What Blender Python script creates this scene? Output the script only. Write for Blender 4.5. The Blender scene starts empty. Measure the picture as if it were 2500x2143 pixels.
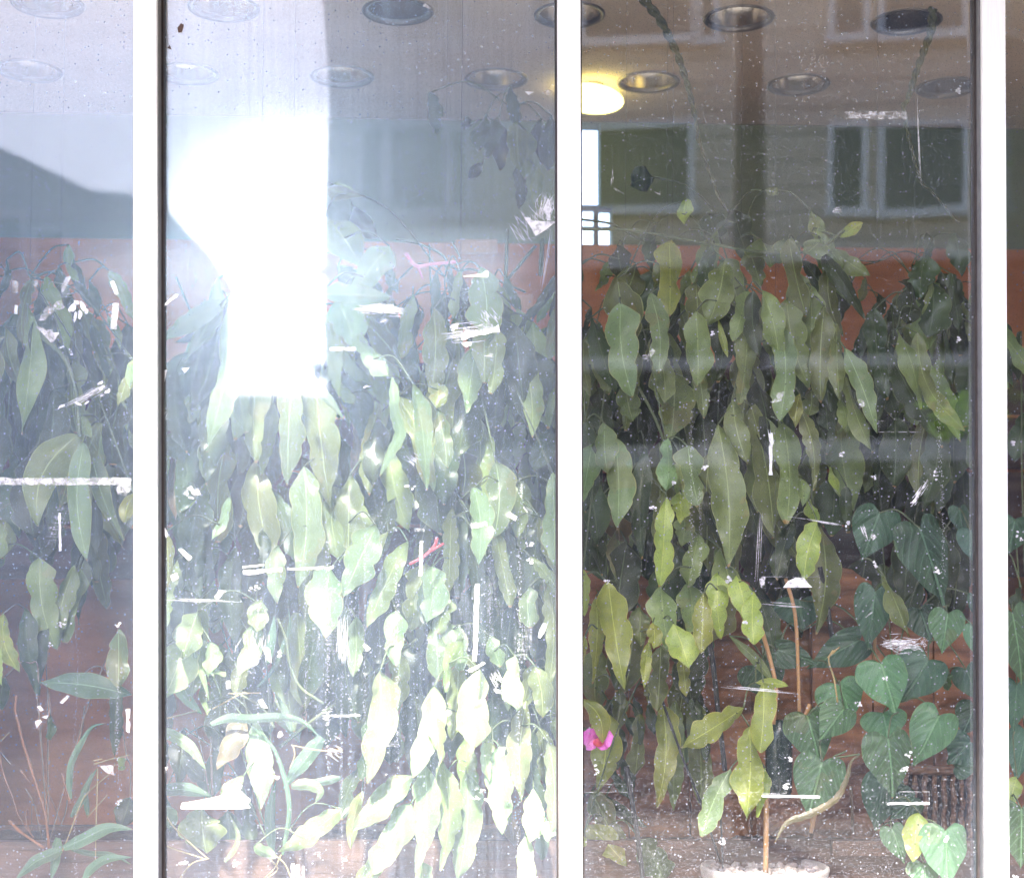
import bpy, bmesh, math, random
from mathutils import Vector, Matrix, Euler
random.seed(7)
R = math.radians
S = bpy.context.scene
COL = S.collection

# ------------------------------------------------------------------ camera, world, sun, exposure
F = 3861.0                       # focal length in photo pixels (photo is 2500 wide)
CAM = Vector((0.0, -3.74, 1.6))
SHIFT = 0.1640
cam_d = bpy.data.cameras.new('camera')
cam_d.sensor_width = 36.0
cam_d.lens = 36.0 * F / 2500.0
cam_d.shift_y = SHIFT
cam_d.clip_start = 0.05
cam_d.clip_end = 1000.0
cam_d.dof.use_dof = True
cam_d.dof.focus_distance = 3.92
cam_d.dof.aperture_fstop = 2.6
cam = bpy.data.objects.new('camera', cam_d)
cam.location = CAM
cam.rotation_euler = Euler((R(90.4), R(0.12), 0.0), 'XYZ')
COL.objects.link(cam)
S.camera = cam

SUN_EL, SUN_AZ = 52.0, 8.0       # azimuth: degrees to the left of straight out of the window
w = bpy.data.worlds.new('World'); S.world = w
w.use_nodes = True
wn = w.node_tree.nodes; wn.clear()
sky = wn.new('ShaderNodeTexSky'); sky.sky_type = 'NISHITA'; sky.sun_disc = False
sky.sun_elevation = R(SUN_EL); sky.sun_rotation = R(180 + SUN_AZ)
sky.dust_density = 2.5; sky.air_density = 1.0
bg = wn.new('ShaderNodeBackground'); bg.inputs[1].default_value = 0.12
wo = wn.new('ShaderNodeOutputWorld')
wl_ = w.node_tree.links
def wmath(op, a, b=None, clamp=False):
    n = wn.new('ShaderNodeMath'); n.operation = op; n.use_clamp = clamp
    for i, x in enumerate((a, b)):
        if x is None: continue
        if isinstance(x, (int, float)): n.inputs[i].default_value = x
        else: wl_.new(x, n.inputs[i])
    return n.outputs[0]
# a bright cloud bank low in the sky, out beyond the end of the side street
wtc = wn.new('ShaderNodeTexCoord'); wsp = wn.new('ShaderNodeSeparateXYZ'); wl_.new(wtc.outputs['Generated'], wsp.inputs[0])
wnz = wn.new('ShaderNodeTexNoise'); wnz.inputs['Scale'].default_value = 5.0; wnz.inputs['Detail'].default_value = 6; wl_.new(wtc.outputs['Generated'], wnz.inputs['Vector'])
cdx = wmath('DIVIDE', wmath('ADD', wsp.outputs[0], 0.128), 0.078)
cdz = wmath('DIVIDE', wmath('SUBTRACT', wsp.outputs[2], 0.208), 0.08)
rad = wmath('ADD', wmath('MULTIPLY', cdx, cdx), wmath('MULTIPLY', cdz, cdz))
rad = wmath('ADD', rad, wmath('MULTIPLY', wmath('SUBTRACT', wnz.outputs[0], 0.5), 1.1))
fall = wmath('MULTIPLY', wmath('SUBTRACT', 1.9, rad), 0.55, True)
fall = wmath('MULTIPLY', fall, wmath('LESS_THAN', wsp.outputs[1], 0.0))
bank = wn.new('ShaderNodeMix'); bank.data_type = 'RGBA'; wl_.new(wmath('POWER', fall, 2.0), bank.inputs[0])
bank.inputs[7].default_value = (58, 58, 59, 1)
tint = wn.new('ShaderNodeMix'); tint.data_type = 'RGBA'; tint.blend_type = 'MULTIPLY'; tint.inputs[0].default_value = 1.0
tint.inputs[7].default_value = (1.06, 0.985, 1.03, 1); wl_.new(sky.outputs[0], tint.inputs[6])
wl_.new(tint.outputs[2], bank.inputs[6])
w.node_tree.links.new(bank.outputs[2], bg.inputs[0])
w.node_tree.links.new(bg.outputs[0], wo.inputs[0])

sd = bpy.data.lights.new('sun', 'SUN'); sd.energy = 3.0; sd.angle = R(3.0); sd.color = (1.0, 0.95, 0.87)
sun = bpy.data.objects.new('sun', sd); COL.objects.link(sun)
to_sun = Vector((-math.sin(R(SUN_AZ)) * math.cos(R(SUN_EL)), -math.cos(R(SUN_AZ)) * math.cos(R(SUN_EL)), math.sin(R(SUN_EL))))
sun.rotation_euler = to_sun.to_track_quat('Z', 'Y').to_euler()
sun.location = (-3, -8, 12)

S.view_settings.view_transform = 'Standard'
S.view_settings.look = 'None'
S.view_settings.exposure = 3.25
S.view_settings.gamma = 1.0
S.view_settings.use_curve_mapping = False
S.cycles.max_bounces = 8
S.cycles.transparent_max_bounces = 24
S.cycles.caustics_reflective = False
S.cycles.sample_clamp_indirect = 6.0
S.cycles.use_denoising = True

# ------------------------------------------------------------------ measuring helpers
ROT = cam.rotation_euler.to_matrix()
PPY = 1071.5 + SHIFT * 2500.0
def ray(px, py):
    return ROT @ Vector(((px - 1250.0) / F, (PPY - py) / F, -1.0))
def P(px, py, y):
    """the point seen at photo pixel (px, py) on the plane at world depth y behind the glass"""
    d = ray(px, py)
    return CAM + d * ((y - CAM.y) / d.y)
def M(px, py, y):
    """the same for something seen mirrored in the glass: real place on the street side"""
    v = P(px, py, y)
    return Vector((v.x, -v.y, v.z))
CR = {'a': (0, 0, 2.4667), 'b': (740, 0, 2.466), 'c': (1380, 0, 1.85), 'd': (0, 700, 2.4667), 'e': (700, 700, 2.4667),
      'f': (1380, 700, 1.85), 'g': (0, 1400, 2.3905), 'h': (700, 1400, 2.3897), 'i': (1380, 1400, 1.85),
      'D': (0, 0, 0.8288), 'k': (390, 1480, 4.055), 'n': (0, 1700, 4.01), 'm': (1400, 560, 4.13)}
def px(c, x, y):
    ox, oy, s = CR[c]
    return ox + x / s, oy + y / s
def A(c, x, y, dep):
    return P(*px(c, x, y), dep)
def size(c, wpx, dep):
    return wpx / CR[c][2] * (dep - CAM.y) / F

# ------------------------------------------------------------------ object helpers
def tag(o, label, cat, group=None, kind=None):
    if label: o['label'] = label
    if cat: o['category'] = cat
    if group: o['group'] = group
    if kind: o['kind'] = kind
    return o
def thing(name, label, cat, loc=(0, 0, 0), group=None):
    o = bpy.data.objects.new(name, None); COL.objects.link(o)
    o.location = loc; o.empty_display_size = 0.1
    return tag(o, label, cat, group)
def base_of(o):
    v = Vector((0, 0, 0))
    while o is not None:
        v += o.location; o = o.parent
    return v
def obj(name, bm, mats, parent=None, smooth=False, loc=None):
    """world-space bmesh -> mesh object; a child keeps its place relative to its parent"""
    org = base_of(parent) if parent is not None else Vector(loc or (0, 0, 0))
    if org.length > 0:
        bmesh.ops.translate(bm, vec=-org, verts=bm.verts)
    me = bpy.data.meshes.new(name); bm.to_mesh(me); bm.free()
    for m in (mats if isinstance(mats, (list, tuple)) else [mats]):
        me.materials.append(m)
    if smooth:
        for p in me.polygons: p.use_smooth = True
    o = bpy.data.objects.new(name, me); COL.objects.link(o)
    if parent is not None: o.parent = parent
    elif loc: o.location = loc
    return o
def box(bm, x0, x1, y0, y1, z0, z1, mi=0, rot=None):
    vs = [bm.verts.new((x, y, z)) for x in (x0, x1) for y in (y0, y1) for z in (z0, z1)]
    for f in ((0, 1, 3, 2), (4, 6, 7, 5), (0, 4, 5, 1), (2, 3, 7, 6), (0, 2, 6, 4), (1, 5, 7, 3)):
        fc = bm.faces.new([vs[i] for i in f]); fc.material_index = mi
    if rot is not None:
        for v in vs: v.co = rot @ v.co
    return vs
def NB(): return bmesh.new()
def bxo(name, b, m, parent=None, rot=None, bevel=0.0):
    bm = NB(); box(bm, *b, rot=rot)
    if bevel: bmesh.ops.bevel(bm, geom=bm.edges[:], offset=bevel, segments=2, affect='EDGES')
    bmesh.ops.recalc_face_normals(bm, faces=bm.faces)
    return obj(name, bm, m, parent)
def smooth_path(pts, n=6):
    pts = [Vector(p) for p in pts]
    if len(pts) < 3:
        return [pts[0].lerp(pts[-1], i / n) for i in range(n + 1)]
    out = []
    q = [pts[0] * 2 - pts[1]] + pts + [pts[-1] * 2 - pts[-2]]
    for i in range(1, len(q) - 2):
        p0, p1, p2, p3 = q[i - 1], q[i], q[i + 1], q[i + 2]
        for k in range(n):
            t = k / n
            out.append(0.5 * ((2 * p1) + (p2 - p0) * t + (2 * p0 - 5 * p1 + 4 * p2 - p3) * t * t + (3 * p1 - p0 - 3 * p2 + p3) * t ** 3))
    out.append(pts[-1])
    return out
def tube(bm, pts, r, n=7, r1=None, cap=True, jit=0.0):
    pts = [Vector(p) for p in pts]
    rings = []
    ref = Vector((0.31, -0.9, 0.27))
    for i, p in enumerate(pts):
        d = (pts[min(i + 1, len(pts) - 1)] - pts[max(i - 1, 0)])
        if d.length < 1e-9: d = Vector((0, 0, 1))
        d.normalize()
        u = d.cross(ref)
        if u.length < 1e-3: u = d.cross(Vector((1, 0, 0)))
        u.normalize(); v = d.cross(u)
        rr = r if r1 is None else r + (r1 - r) * i / max(1, len(pts) - 1)
        if jit: rr *= 1 + random.uniform(-jit, jit)
        rings.append([bm.verts.new(p + (u * math.cos(2 * math.pi * k / n) + v * math.sin(2 * math.pi * k / n)) * rr) for k in range(n)])
    for a, b in zip(rings, rings[1:]):
        for k in range(n):
            bm.faces.new((a[k], a[(k + 1) % n], b[(k + 1) % n], b[k]))
    if cap:
        bm.faces.new(rings[0][::-1]); bm.faces.new(rings[-1])
def lathe(bm, c, prof, n=32, ax=None):
    """prof: list of (radius, z) round a vertical axis at c"""
    rings = []
    for r, z in prof:
        rings.append([bm.verts.new((c[0] + r * math.cos(2 * math.pi * k / n), c[1] + r * math.sin(2 * math.pi * k / n), c[2] + z)) for k in range(n)])
    for a, b in zip(rings, rings[1:]):
        for k in range(n):
            bm.faces.new((a[k], a[(k + 1) % n], b[(k + 1) % n], b[k]))
    return rings

# ------------------------------------------------------------------ materials
def new_mat(name):
    m = bpy.data.materials.new(name); m.use_nodes = True
    nt = m.node_tree; nt.nodes.clear()
    out = nt.nodes.new('ShaderNodeOutputMaterial')
    return m, nt, out
def N(nt, t, **kw):
    n = nt.nodes.new('ShaderNode' + t)
    for k, v in kw.items(): setattr(n, k, v)
    return n
def math_n(nt, op, a, b=None, clamp=False):
    n = N(nt, 'Math', operation=op); n.use_clamp = clamp
    for i, x in enumerate((a, b)):
        if x is None: continue
        if isinstance(x, (int, float)): n.inputs[i].default_value = x
        else: nt.links.new(x, n.inputs[i])
    return n.outputs[0]
def noise(nt, scale, detail=4, rough=0.55, vec=None, stretch=None, coord='Object'):
    n = N(nt, 'TexNoise'); n.inputs['Scale'].default_value = scale; n.inputs['Detail'].default_value = detail
    n.inputs['Roughness'].default_value = rough
    if vec is None:
        tc = N(nt, 'TexCoord'); vec = tc.outputs[coord]
    if stretch:
        mp = N(nt, 'Mapping'); mp.inputs['Scale'].default_value = stretch
        nt.links.new(vec, mp.inputs[0]); vec = mp.outputs[0]
    nt.links.new(vec, n.inputs['Vector'])
    return n.outputs['Fac']
def ramp(nt, fac, stops, interp='LINEAR'):
    r = N(nt, 'ValToRGB'); r.color_ramp.interpolation = interp
    e = r.color_ramp.elements
    while len(e) < len(stops): e.new(0.5)
    for i, (p, c) in enumerate(stops):
        e[i].position = p; e[i].color = (c[0], c[1], c[2], 1) if not isinstance(c, (int, float)) else (c, c, c, 1)
    nt.links.new(fac, r.inputs[0])
    return r.outputs[0]
def mixc(nt, fac, a, b, blend='MIX'):
    n = N(nt, 'Mix', data_type='RGBA', blend_type=blend)
    for s, x in ((n.inputs[0], fac), (n.inputs[6], a), (n.inputs[7], b)):
        if isinstance(x, (int, float)): s.default_value = x
        elif isinstance(x, tuple): s.default_value = (*x, 1) if len(x) == 3 else x
        else: nt.links.new(x, s)
    return n.outputs[2]
def pbr(name, c0, c1=None, scale=8, rough=0.6, metallic=0.0, bump=0.0, stretch=None, detail=5, spec=0.5, lo=0.35, hi=0.65):
    m, nt, out = new_mat(name)
    b = N(nt, 'BsdfPrincipled'); b.inputs['Roughness'].default_value = rough; b.inputs['Metallic'].default_value = metallic
    b.inputs['Specular IOR Level'].default_value = spec
    f = noise(nt, scale, detail, stretch=stretch)
    col = ramp(nt, f, [(lo, c0), (hi, c1 or c0)])
    nt.links.new(col, b.inputs['Base Color'])
    if bump:
        bp = N(nt, 'Bump'); bp.inputs['Strength'].default_value = bump; bp.inputs['Distance'].default_value = 0.01
        nt.links.new(f, bp.inputs['Height']); nt.links.new(bp.outputs[0], b.inputs['Normal'])
    nt.links.new(b.outputs[0], out.inputs[0])
    return m

def leaf_mat(name, base, dark, edge, veins=False, rough=0.33, blotch=0.0):
    m, nt, out = new_mat(name)
    uv = N(nt, 'UVMap'); sep = N(nt, 'SeparateXYZ'); nt.links.new(uv.outputs[0], sep.inputs[0])
    u, v = sep.outputs[0], sep.outputs[1]
    oi = N(nt, 'ObjectInfo')
    f = noise(nt, 16, 5, 0.6)
    col = ramp(nt, f, [(0.3, dark), (0.7, base)])
    # every leaf a little different in hue and value
    hsv = N(nt, 'HueSaturation'); nt.links.new(col, hsv.inputs['Color'])
    nt.links.new(math_n(nt, 'ADD', math_n(nt, 'MULTIPLY', oi.outputs['Random'], 0.05), 0.475), hsv.inputs['Hue'])
    nt.links.new(math_n(nt, 'ADD', math_n(nt, 'MULTIPLY', oi.outputs['Random'], 0.7), 0.65), hsv.inputs['Value'])
    col = hsv.outputs[0]
    au = math_n(nt, 'ABSOLUTE', math_n(nt, 'SUBTRACT', u, 0.5))
    mid = math_n(nt, 'LESS_THAN', au, 0.018)
    lite = tuple(min(1, c * 1.7 + 0.02) for c in base)
    col = mixc(nt, math_n(nt, 'MULTIPLY', mid, 0.55), col, lite)
    wav = N(nt, 'TexWave', wave_type='BANDS', bands_direction='X')
    if veins:
        vec = N(nt, 'CombineXYZ')
        nt.links.new(math_n(nt, 'SUBTRACT', v, math_n(nt, 'MULTIPLY', math_n(nt, 'POWER', au, 1.5), 1.9)), vec.inputs[0])
        nt.links.new(vec.outputs[0], wav.inputs['Vector'])
        wav.inputs['Scale'].default_value = 1.7
        vn = ramp(nt, wav.outputs['Fac'], [(0.86, 0.0), (1.0, 1.0)])
        col = mixc(nt, math_n(nt, 'MULTIPLY', vn, 0.22), col, lite)
    # dry rim and dry tips, uneven
    f2 = noise(nt, 30, 3)
    rim = math_n(nt, 'GREATER_THAN', math_n(nt, 'ADD', au, math_n(nt, 'MULTIPLY', f2, 0.05)), 0.505)
    tip = math_n(nt, 'GREATER_THAN', math_n(nt, 'ADD', v, math_n(nt, 'MULTIPLY', f2, 0.1)), 1.035)
    col = mixc(nt, math_n(nt, 'MULTIPLY', rim, 0.7), col, edge)
    col = mixc(nt, math_n(nt, 'MULTIPLY', tip, 0.8), col, (0.34, 0.2, 0.08))
    if blotch:
        f3 = noise(nt, 9, 4)
        col = mixc(nt, math_n(nt, 'MULTIPLY', math_n(nt, 'GREATER_THAN', f3, 0.62), blotch), col, (0.36, 0.19, 0.07))
    b = N(nt, 'BsdfPrincipled'); b.inputs['Roughness'].default_value = rough
    b.inputs['Specular IOR Level'].default_value = 0.4
    nt.links.new(col, b.inputs['Base Color'])
    bp = N(nt, 'Bump'); bp.inputs['Strength'].default_value = 0.35; bp.inputs['Distance'].default_value = 0.006
    h = math_n(nt, 'ADD', noise(nt, 40, 3), math_n(nt, 'MULTIPLY', wav.outputs['Fac'], 0.35 if veins else 0.0))
    nt.links.new(h, bp.inputs['Height']); nt.links.new(bp.outputs[0], b.inputs['Normal'])
    tr = N(nt, 'BsdfTranslucent')
    nt.links.new(mixc(nt, 1.0, col, (1.3, 1.5, 0.7), 'MULTIPLY'), tr.inputs[0])
    mx = N(nt, 'MixShader'); mx.inputs[0].default_value = 0.3
    nt.links.new(b.outputs[0], mx.inputs[1]); nt.links.new(tr.outputs[0], mx.inputs[2])
    nt.links.new(mx.outputs[0], out.inputs[0])
    return m
LM = {
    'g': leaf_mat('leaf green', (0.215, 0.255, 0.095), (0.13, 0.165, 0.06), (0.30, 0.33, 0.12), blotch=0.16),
    'd': leaf_mat('leaf dark green', (0.07, 0.095, 0.04), (0.04, 0.06, 0.026), (0.13, 0.15, 0.06)),  # darker leaf copy; the shade at the back is put into its colour
    'p': leaf_mat('leaf pale green', (0.23, 0.31, 0.15), (0.15, 0.22, 0.10), (0.38, 0.38, 0.16), blotch=0.14),
    'y': leaf_mat('leaf yellow green', (0.34, 0.37, 0.085), (0.20, 0.25, 0.06), (0.50, 0.44, 0.13), blotch=0.2),
    'w': leaf_mat('leaf sunlit cream', (0.34, 0.39, 0.19), (0.23, 0.30, 0.14), (0.46, 0.45, 0.22)),  # glare of full sun on the leaves put into this pale colour
    'b': leaf_mat('leaf bronze', (0.21, 0.15, 0.08), (0.11, 0.10, 0.055), (0.45, 0.28, 0.15), blotch=0.4),
    'h': leaf_mat('heart leaf green', (0.13, 0.24, 0.12), (0.09, 0.175, 0.085), (0.18, 0.28, 0.12), veins=True, rough=0.35, blotch=0.1),
    'H': leaf_mat('heart leaf dark', (0.075, 0.14, 0.085), (0.045, 0.095, 0.06), (0.10, 0.16, 0.08), veins=True, rough=0.38),
    't': leaf_mat('strap leaf', (0.16, 0.25, 0.15), (0.09, 0.16, 0.09), (0.26, 0.30, 0.16)),
}
m_stem = pbr('stem green', (0.07, 0.10, 0.04), (0.13, 0.15, 0.07), 30, 0.7)
m_twig = pbr('twig bark orange', (0.30, 0.13, 0.06), (0.17, 0.075, 0.04), 40, 0.8, bump=0.3, stretch=(1, 1, 0.2))
m_twig2 = pbr('twig bark grey', (0.13, 0.09, 0.06), (0.24, 0.17, 0.11), 40, 0.8, bump=0.3)
m_straw = pbr('dry straw', (0.42, 0.32, 0.13), (0.30, 0.22, 0.09), 40, 0.75)
m_cane = pbr('bamboo cane', (0.50, 0.29, 0.13), (0.36, 0.19, 0.085), 25, 0.55, stretch=(1, 1, 0.15))
m_black = pbr('black stake', (0.02, 0.02, 0.022), (0.05, 0.048, 0.045), 30, 0.5)
m_alu = pbr('brushed aluminium', (0.80, 0.80, 0.81), (0.87, 0.87, 0.87), 60, 0.42, metallic=0.0, stretch=(6, 6, 0.3))
m_gasket = pbr('black rubber gasket', (0.022, 0.018, 0.018), (0.04, 0.03, 0.028), 30, 0.6)
m_stop = pbr('grey glazing bead', (0.16, 0.16, 0.17), (0.22, 0.22, 0.23), 30, 0.5, metallic=0.2)
m_ceil = pbr('ceiling plaster', (0.68, 0.55, 0.42), (0.76, 0.62, 0.48), 3, 0.9)
m_green = pbr('green wall paint', (0.19, 0.25, 0.13), (0.22, 0.29, 0.155), 2.5, 0.8)
m_terra = pbr('terracotta wall paint', (0.60, 0.23, 0.09), (0.47, 0.17, 0.065), 5, 0.8, bump=0.25, stretch=(1, 1, 3.5))
m_terra2 = pbr('rough terracotta', (0.40, 0.17, 0.075), (0.10, 0.045, 0.028), 3.5, 0.85, bump=0.6, stretch=(1, 1, 5))
m_dark = pbr('dark interior wall', (0.10, 0.06, 0.05), (0.14, 0.09, 0.07), 3, 0.85)
m_wood = pbr('weathered plank', (0.13, 0.07, 0.045), (0.07, 0.04, 0.028), 9, 0.6, bump=0.3, stretch=(0.5, 4, 6))
m_backdrop = pbr('dark backdrop boards', (0.055, 0.03, 0.026), (0.10, 0.06, 0.045), 7, 0.8, stretch=(0.4, 2, 5))
m_soil = pbr('potting soil', (0.035, 0.024, 0.018), (0.09, 0.06, 0.04), 40, 0.95, bump=0.8)
m_trim = pbr('downlight trim', (0.20, 0.17, 0.15), (0.26, 0.23, 0.20), 20, 0.35, metallic=0.7)
m_refl = pbr('downlight reflector', (0.78, 0.70, 0.60), (0.62, 0.55, 0.46), 9, 0.22, metallic=0.9)
m_refld = pbr('downlight black baffle', (0.06, 0.045, 0.04), (0.10, 0.07, 0.055), 9, 0.4, metallic=0.3)
m_rope = pbr('macrame cord', (0.13, 0.13, 0.06), (0.07, 0.075, 0.04), 60, 0.9, bump=0.5)
m_wire = pbr('dark wire', (0.035, 0.035, 0.04), (0.06, 0.06, 0.06), 60, 0.5)
m_basket = pbr('dark basket', (0.03, 0.022, 0.02), (0.07, 0.05, 0.04), 50, 0.8, bump=0.6)
m_wicker = pbr('wicker brown', (0.30, 0.15, 0.08), (0.15, 0.07, 0.04), 50, 0.6, bump=0.6, stretch=(1, 1, 3))
m_bottle = pbr('dark green glazed', (0.02, 0.035, 0.028), (0.035, 0.05, 0.04), 6, 0.18)
m_pot = pbr('pale stoneware', (0.34, 0.29, 0.27), (0.45, 0.40, 0.37), 12, 0.5)
m_peb = pbr('pale pink pebbles', (0.30, 0.24, 0.22), (0.50, 0.43, 0.40), 14, 0.6)
m_petal = pbr('magenta petal', (0.70, 0.06, 0.50), (0.82, 0.25, 0.68), 20, 0.5)
m_lip = pbr('orchid lip', (0.62, 0.02, 0.12), (0.75, 0.15, 0.10), 60, 0.5)
m_pink = pbr('pink ribbon', (0.80, 0.16, 0.22), (0.85, 0.30, 0.34), 20, 0.4)
m_red = pbr('red stalk', (0.55, 0.10, 0.11), (0.40, 0.07, 0.08), 20, 0.5)
m_tan = pbr('tan board', (0.62, 0.33, 0.17), (0.55, 0.28, 0.14), 6, 0.7)
m_paper = None

def worn(name, alpha_lo, alpha_hi, scale, stretch=None, col=(0.82, 0.83, 0.86)):
    """tape and paint residue: white with see-through wear"""
    m, nt, out = new_mat(name)
    f = noise(nt, scale, 6, 0.7, stretch=stretch)
    a = ramp(nt, f, [(alpha_lo, 0.0), (alpha_hi, 1.0)])
    d = N(nt, 'BsdfDiffuse'); d.inputs[0].default_value = (*col, 1)
    tl = N(nt, 'BsdfTranslucent'); tl.inputs[0].default_value = (*col, 1)
    m1 = N(nt, 'MixShader'); m1.inputs[0].default_value = 0.3
    nt.links.new(d.outputs[0], m1.inputs[1]); nt.links.new(tl.outputs[0], m1.inputs[2])
    t = N(nt, 'BsdfTransparent')
    m2 = N(nt, 'MixShader'); nt.links.new(a, m2.inputs[0])
    nt.links.new(t.outputs[0], m2.inputs[1]); nt.links.new(m1.outputs[0], m2.inputs[2])
    nt.links.new(m2.outputs[0], out.inputs[0])
    return m
m_paper = worn('torn white paper', 0.26, 0.52, 70, col=(0.72, 0.73, 0.76))
m_tape = worn('worn white tape', 0.34, 0.85, 55)
m_faint = worn('faint clear tape', 0.42, 0.95, 70)
m_smear = worn('scraped paint smear', 0.45, 0.75, 90, stretch=(0.4, 1, 3))

def glass_mat(name, veil, specks, refl, streak, edges, haze=0.0, tintw=(0.97, 0.98, 0.975), floor=0.0):
    m, nt, out = new_mat(name)
    tc = N(nt, 'TexCoord'); vec = tc.outputs['Object']
    lw = N(nt, 'LayerWeight'); lw.inputs[0].default_value = 0.5
    fr = math_n(nt, 'ADD', math_n(nt, 'MULTIPLY', math_n(nt, 'POWER', lw.outputs['Facing'], 5.0), 0.9), refl, True)
    gl = N(nt, 'BsdfGlossy'); gl.inputs['Roughness'].default_value = 0.0
    bp = N(nt, 'Bump'); bp.inputs['Strength'].default_value = 0.05; bp.inputs['Distance'].default_value = 0.02
    nt.links.new(noise(nt, 1.6, 1, vec=vec), bp.inputs['Height']); nt.links.new(bp.outputs[0], gl.inputs['Normal'])
    tr = N(nt, 'BsdfTransparent'); tr.inputs[0].default_value = (*tintw, 1)
    mg = N(nt, 'MixShader'); nt.links.new(fr, mg.inputs[0])
    nt.links.new(tr.outputs[0], mg.inputs[1]); nt.links.new(gl.outputs[0], mg.inputs[2])
    if haze:                      # greasy film scatters part of the reflection; imitates bloom, blue light put into tint
        for w_, ro in ((haze, 0.42), (haze * 0.6, 0.2)):
            gr = N(nt, 'BsdfGlossy'); gr.inputs['Roughness'].default_value = ro; gr.inputs[0].default_value = (0.62, 0.80, 1.0, 1)
            mh = N(nt, 'MixShader'); mh.inputs[0].default_value = w_
            nt.links.new(mg.outputs[0], mh.inputs[1]); nt.links.new(gr.outputs[0], mh.inputs[2]); mg = mh
    # dirt: uneven film, rain streaks, splashes
    film = ramp(nt, noise(nt, 1.7, 5, 0.6, vec=vec), [(0.28, 0.2), (0.72, 1.15)])
    st = ramp(nt, noise(nt, 30, 5, 0.65, vec=vec, stretch=(2.6, 1, 0.05)), [(0.40, 0.0), (0.75, 1.0)])
    fine = ramp(nt, noise(nt, 260, 3, 0.7, vec=vec), [(0.35, 0.35), (0.70, 1.3)])
    amt = math_n(nt, 'MULTIPLY', math_n(nt, 'ADD', math_n(nt, 'MULTIPLY', film, veil), math_n(nt, 'MULTIPLY', st, streak)), fine)
    def spk(scale, th, mn):
        vo = N(nt, 'TexVoronoi'); vo.inputs['Scale'].default_value = scale
        nt.links.new(vec, vo.inputs['Vector'])
        sc = N(nt, 'SeparateColor'); nt.links.new(vo.outputs['Color'], sc.inputs[0])
        on = math_n(nt, 'GREATER_THAN', sc.outputs[0], mn)
        return math_n(nt, 'MULTIPLY', math_n(nt, 'LESS_THAN', vo.outputs['Distance'], math_n(nt, 'MULTIPLY', sc.outputs[1], th)), on)
    s1 = math_n(nt, 'MAXIMUM', math_n(nt, 'MULTIPLY', spk(330, 0.42, 0.45), 0.5), math_n(nt, 'MULTIPLY', spk(640, 0.5, 0.5), 0.5))
    s2 = math_n(nt, 'MULTIPLY', spk(130, 0.26, 0.60), 0.75)
    s3 = math_n(nt, 'MULTIPLY', spk(45, 0.10, 0.80), 0.9)
    sp = math_n(nt, 'MULTIPLY', math_n(nt, 'MAXIMUM', math_n(nt, 'MAXIMUM', s1, s2), s3), specks)
    sx = N(nt, 'SeparateXYZ'); nt.links.new(vec, sx.inputs[0])
    ed = math_n(nt, 'MINIMUM', math_n(nt, 'SUBTRACT', sx.outputs[0], edges[0]), math_n(nt, 'SUBTRACT', edges[1], sx.outputs[0]))
    ed = math_n(nt, 'POWER', 2.718, math_n(nt, 'DIVIDE', ed, -0.014))
    amt = math_n(nt, 'ADD', amt, math_n(nt, 'MULTIPLY', math_n(nt, 'MULTIPLY', ed, film), 0.16))
    amt = math_n(nt, 'MAXIMUM', amt, sp, True)
    if floor: amt = math_n(nt, 'ADD', amt, floor, True)
    dc = mixc(nt, math_n(nt, 'MULTIPLY', sp, 2.0, True), (0.50, 0.61, 0.84), (0.85, 0.86, 0.88))  # dust and specks; blue of the sky light put into the dust colour
    df = N(nt, 'BsdfDiffuse'); tl = N(nt, 'BsdfTranslucent')
    nt.links.new(dc, df.inputs[0]); nt.links.new(dc, tl.inputs[0])
    md = N(nt, 'MixShader'); md.inputs[0].default_value = 0.45
    nt.links.new(df.outputs[0], md.inputs[1]); nt.links.new(tl.outputs[0], md.inputs[2])
    mx = N(nt, 'MixShader'); nt.links.new(amt, mx.inputs[0])
    nt.links.new(mg.outputs[0], mx.inputs[1]); nt.links.new(md.outputs[0], mx.inputs[2])
    nt.links.new(mx.outputs[0], out.inputs[0])
    return m
m_clear = None

# ------------------------------------------------------------------ street side: ground, buildings seen mirrored
m_pave = pbr('pavement slabs', (0.12, 0.112, 0.105), (0.17, 0.158, 0.148), 4, 0.85)
m_asph = pbr('worn grey road', (0.065, 0.06, 0.058), (0.095, 0.088, 0.082), 6, 0.9)
def siding_mat(name, c0, c1, pitch, rough=0.8):
    m, nt, out = new_mat(name)
    tc = N(nt, 'TexCoord'); sep = N(nt, 'SeparateXYZ'); nt.links.new(tc.outputs['Object'], sep.inputs[0])
    z = math_n(nt, 'FRACT', math_n(nt, 'DIVIDE', sep.outputs[2], pitch))
    line = math_n(nt, 'LESS_THAN', z, 0.16)
    f = noise(nt, 1.2, 4, stretch=(0.3, 0.3, 4))
    col = ramp(nt, f, [(0.35, c0), (0.65, c1)])
    col = mixc(nt, math_n(nt, 'MULTIPLY', line, 0.6), col, tuple(c * 0.45 for c in c0))
    b = N(nt, 'BsdfPrincipled'); b.inputs['Roughness'].default_value = rough
    nt.links.new(col, b.inputs['Base Color'])
    nt.links.new(b.outputs[0], out.inputs[0])
    return m
m_siding = siding_mat('tan siding', (0.60, 0.50, 0.40), (0.70, 0.60, 0.49), 0.42)
m_siding2 = siding_mat('grey siding', (0.34, 0.36, 0.38), (0.42, 0.44, 0.46), 0.4)
m_white = pbr('white window frame', (0.72, 0.71, 0.69), (0.80, 0.79, 0.77), 10, 0.5)
m_pane = pbr('dark window glass', (0.03, 0.035, 0.04), (0.05, 0.055, 0.06), 2, 0.08, spec=0.6)
m_roof = pbr('slate roof', (0.10, 0.10, 0.11), (0.15, 0.15, 0.16), 12, 0.8)
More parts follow.
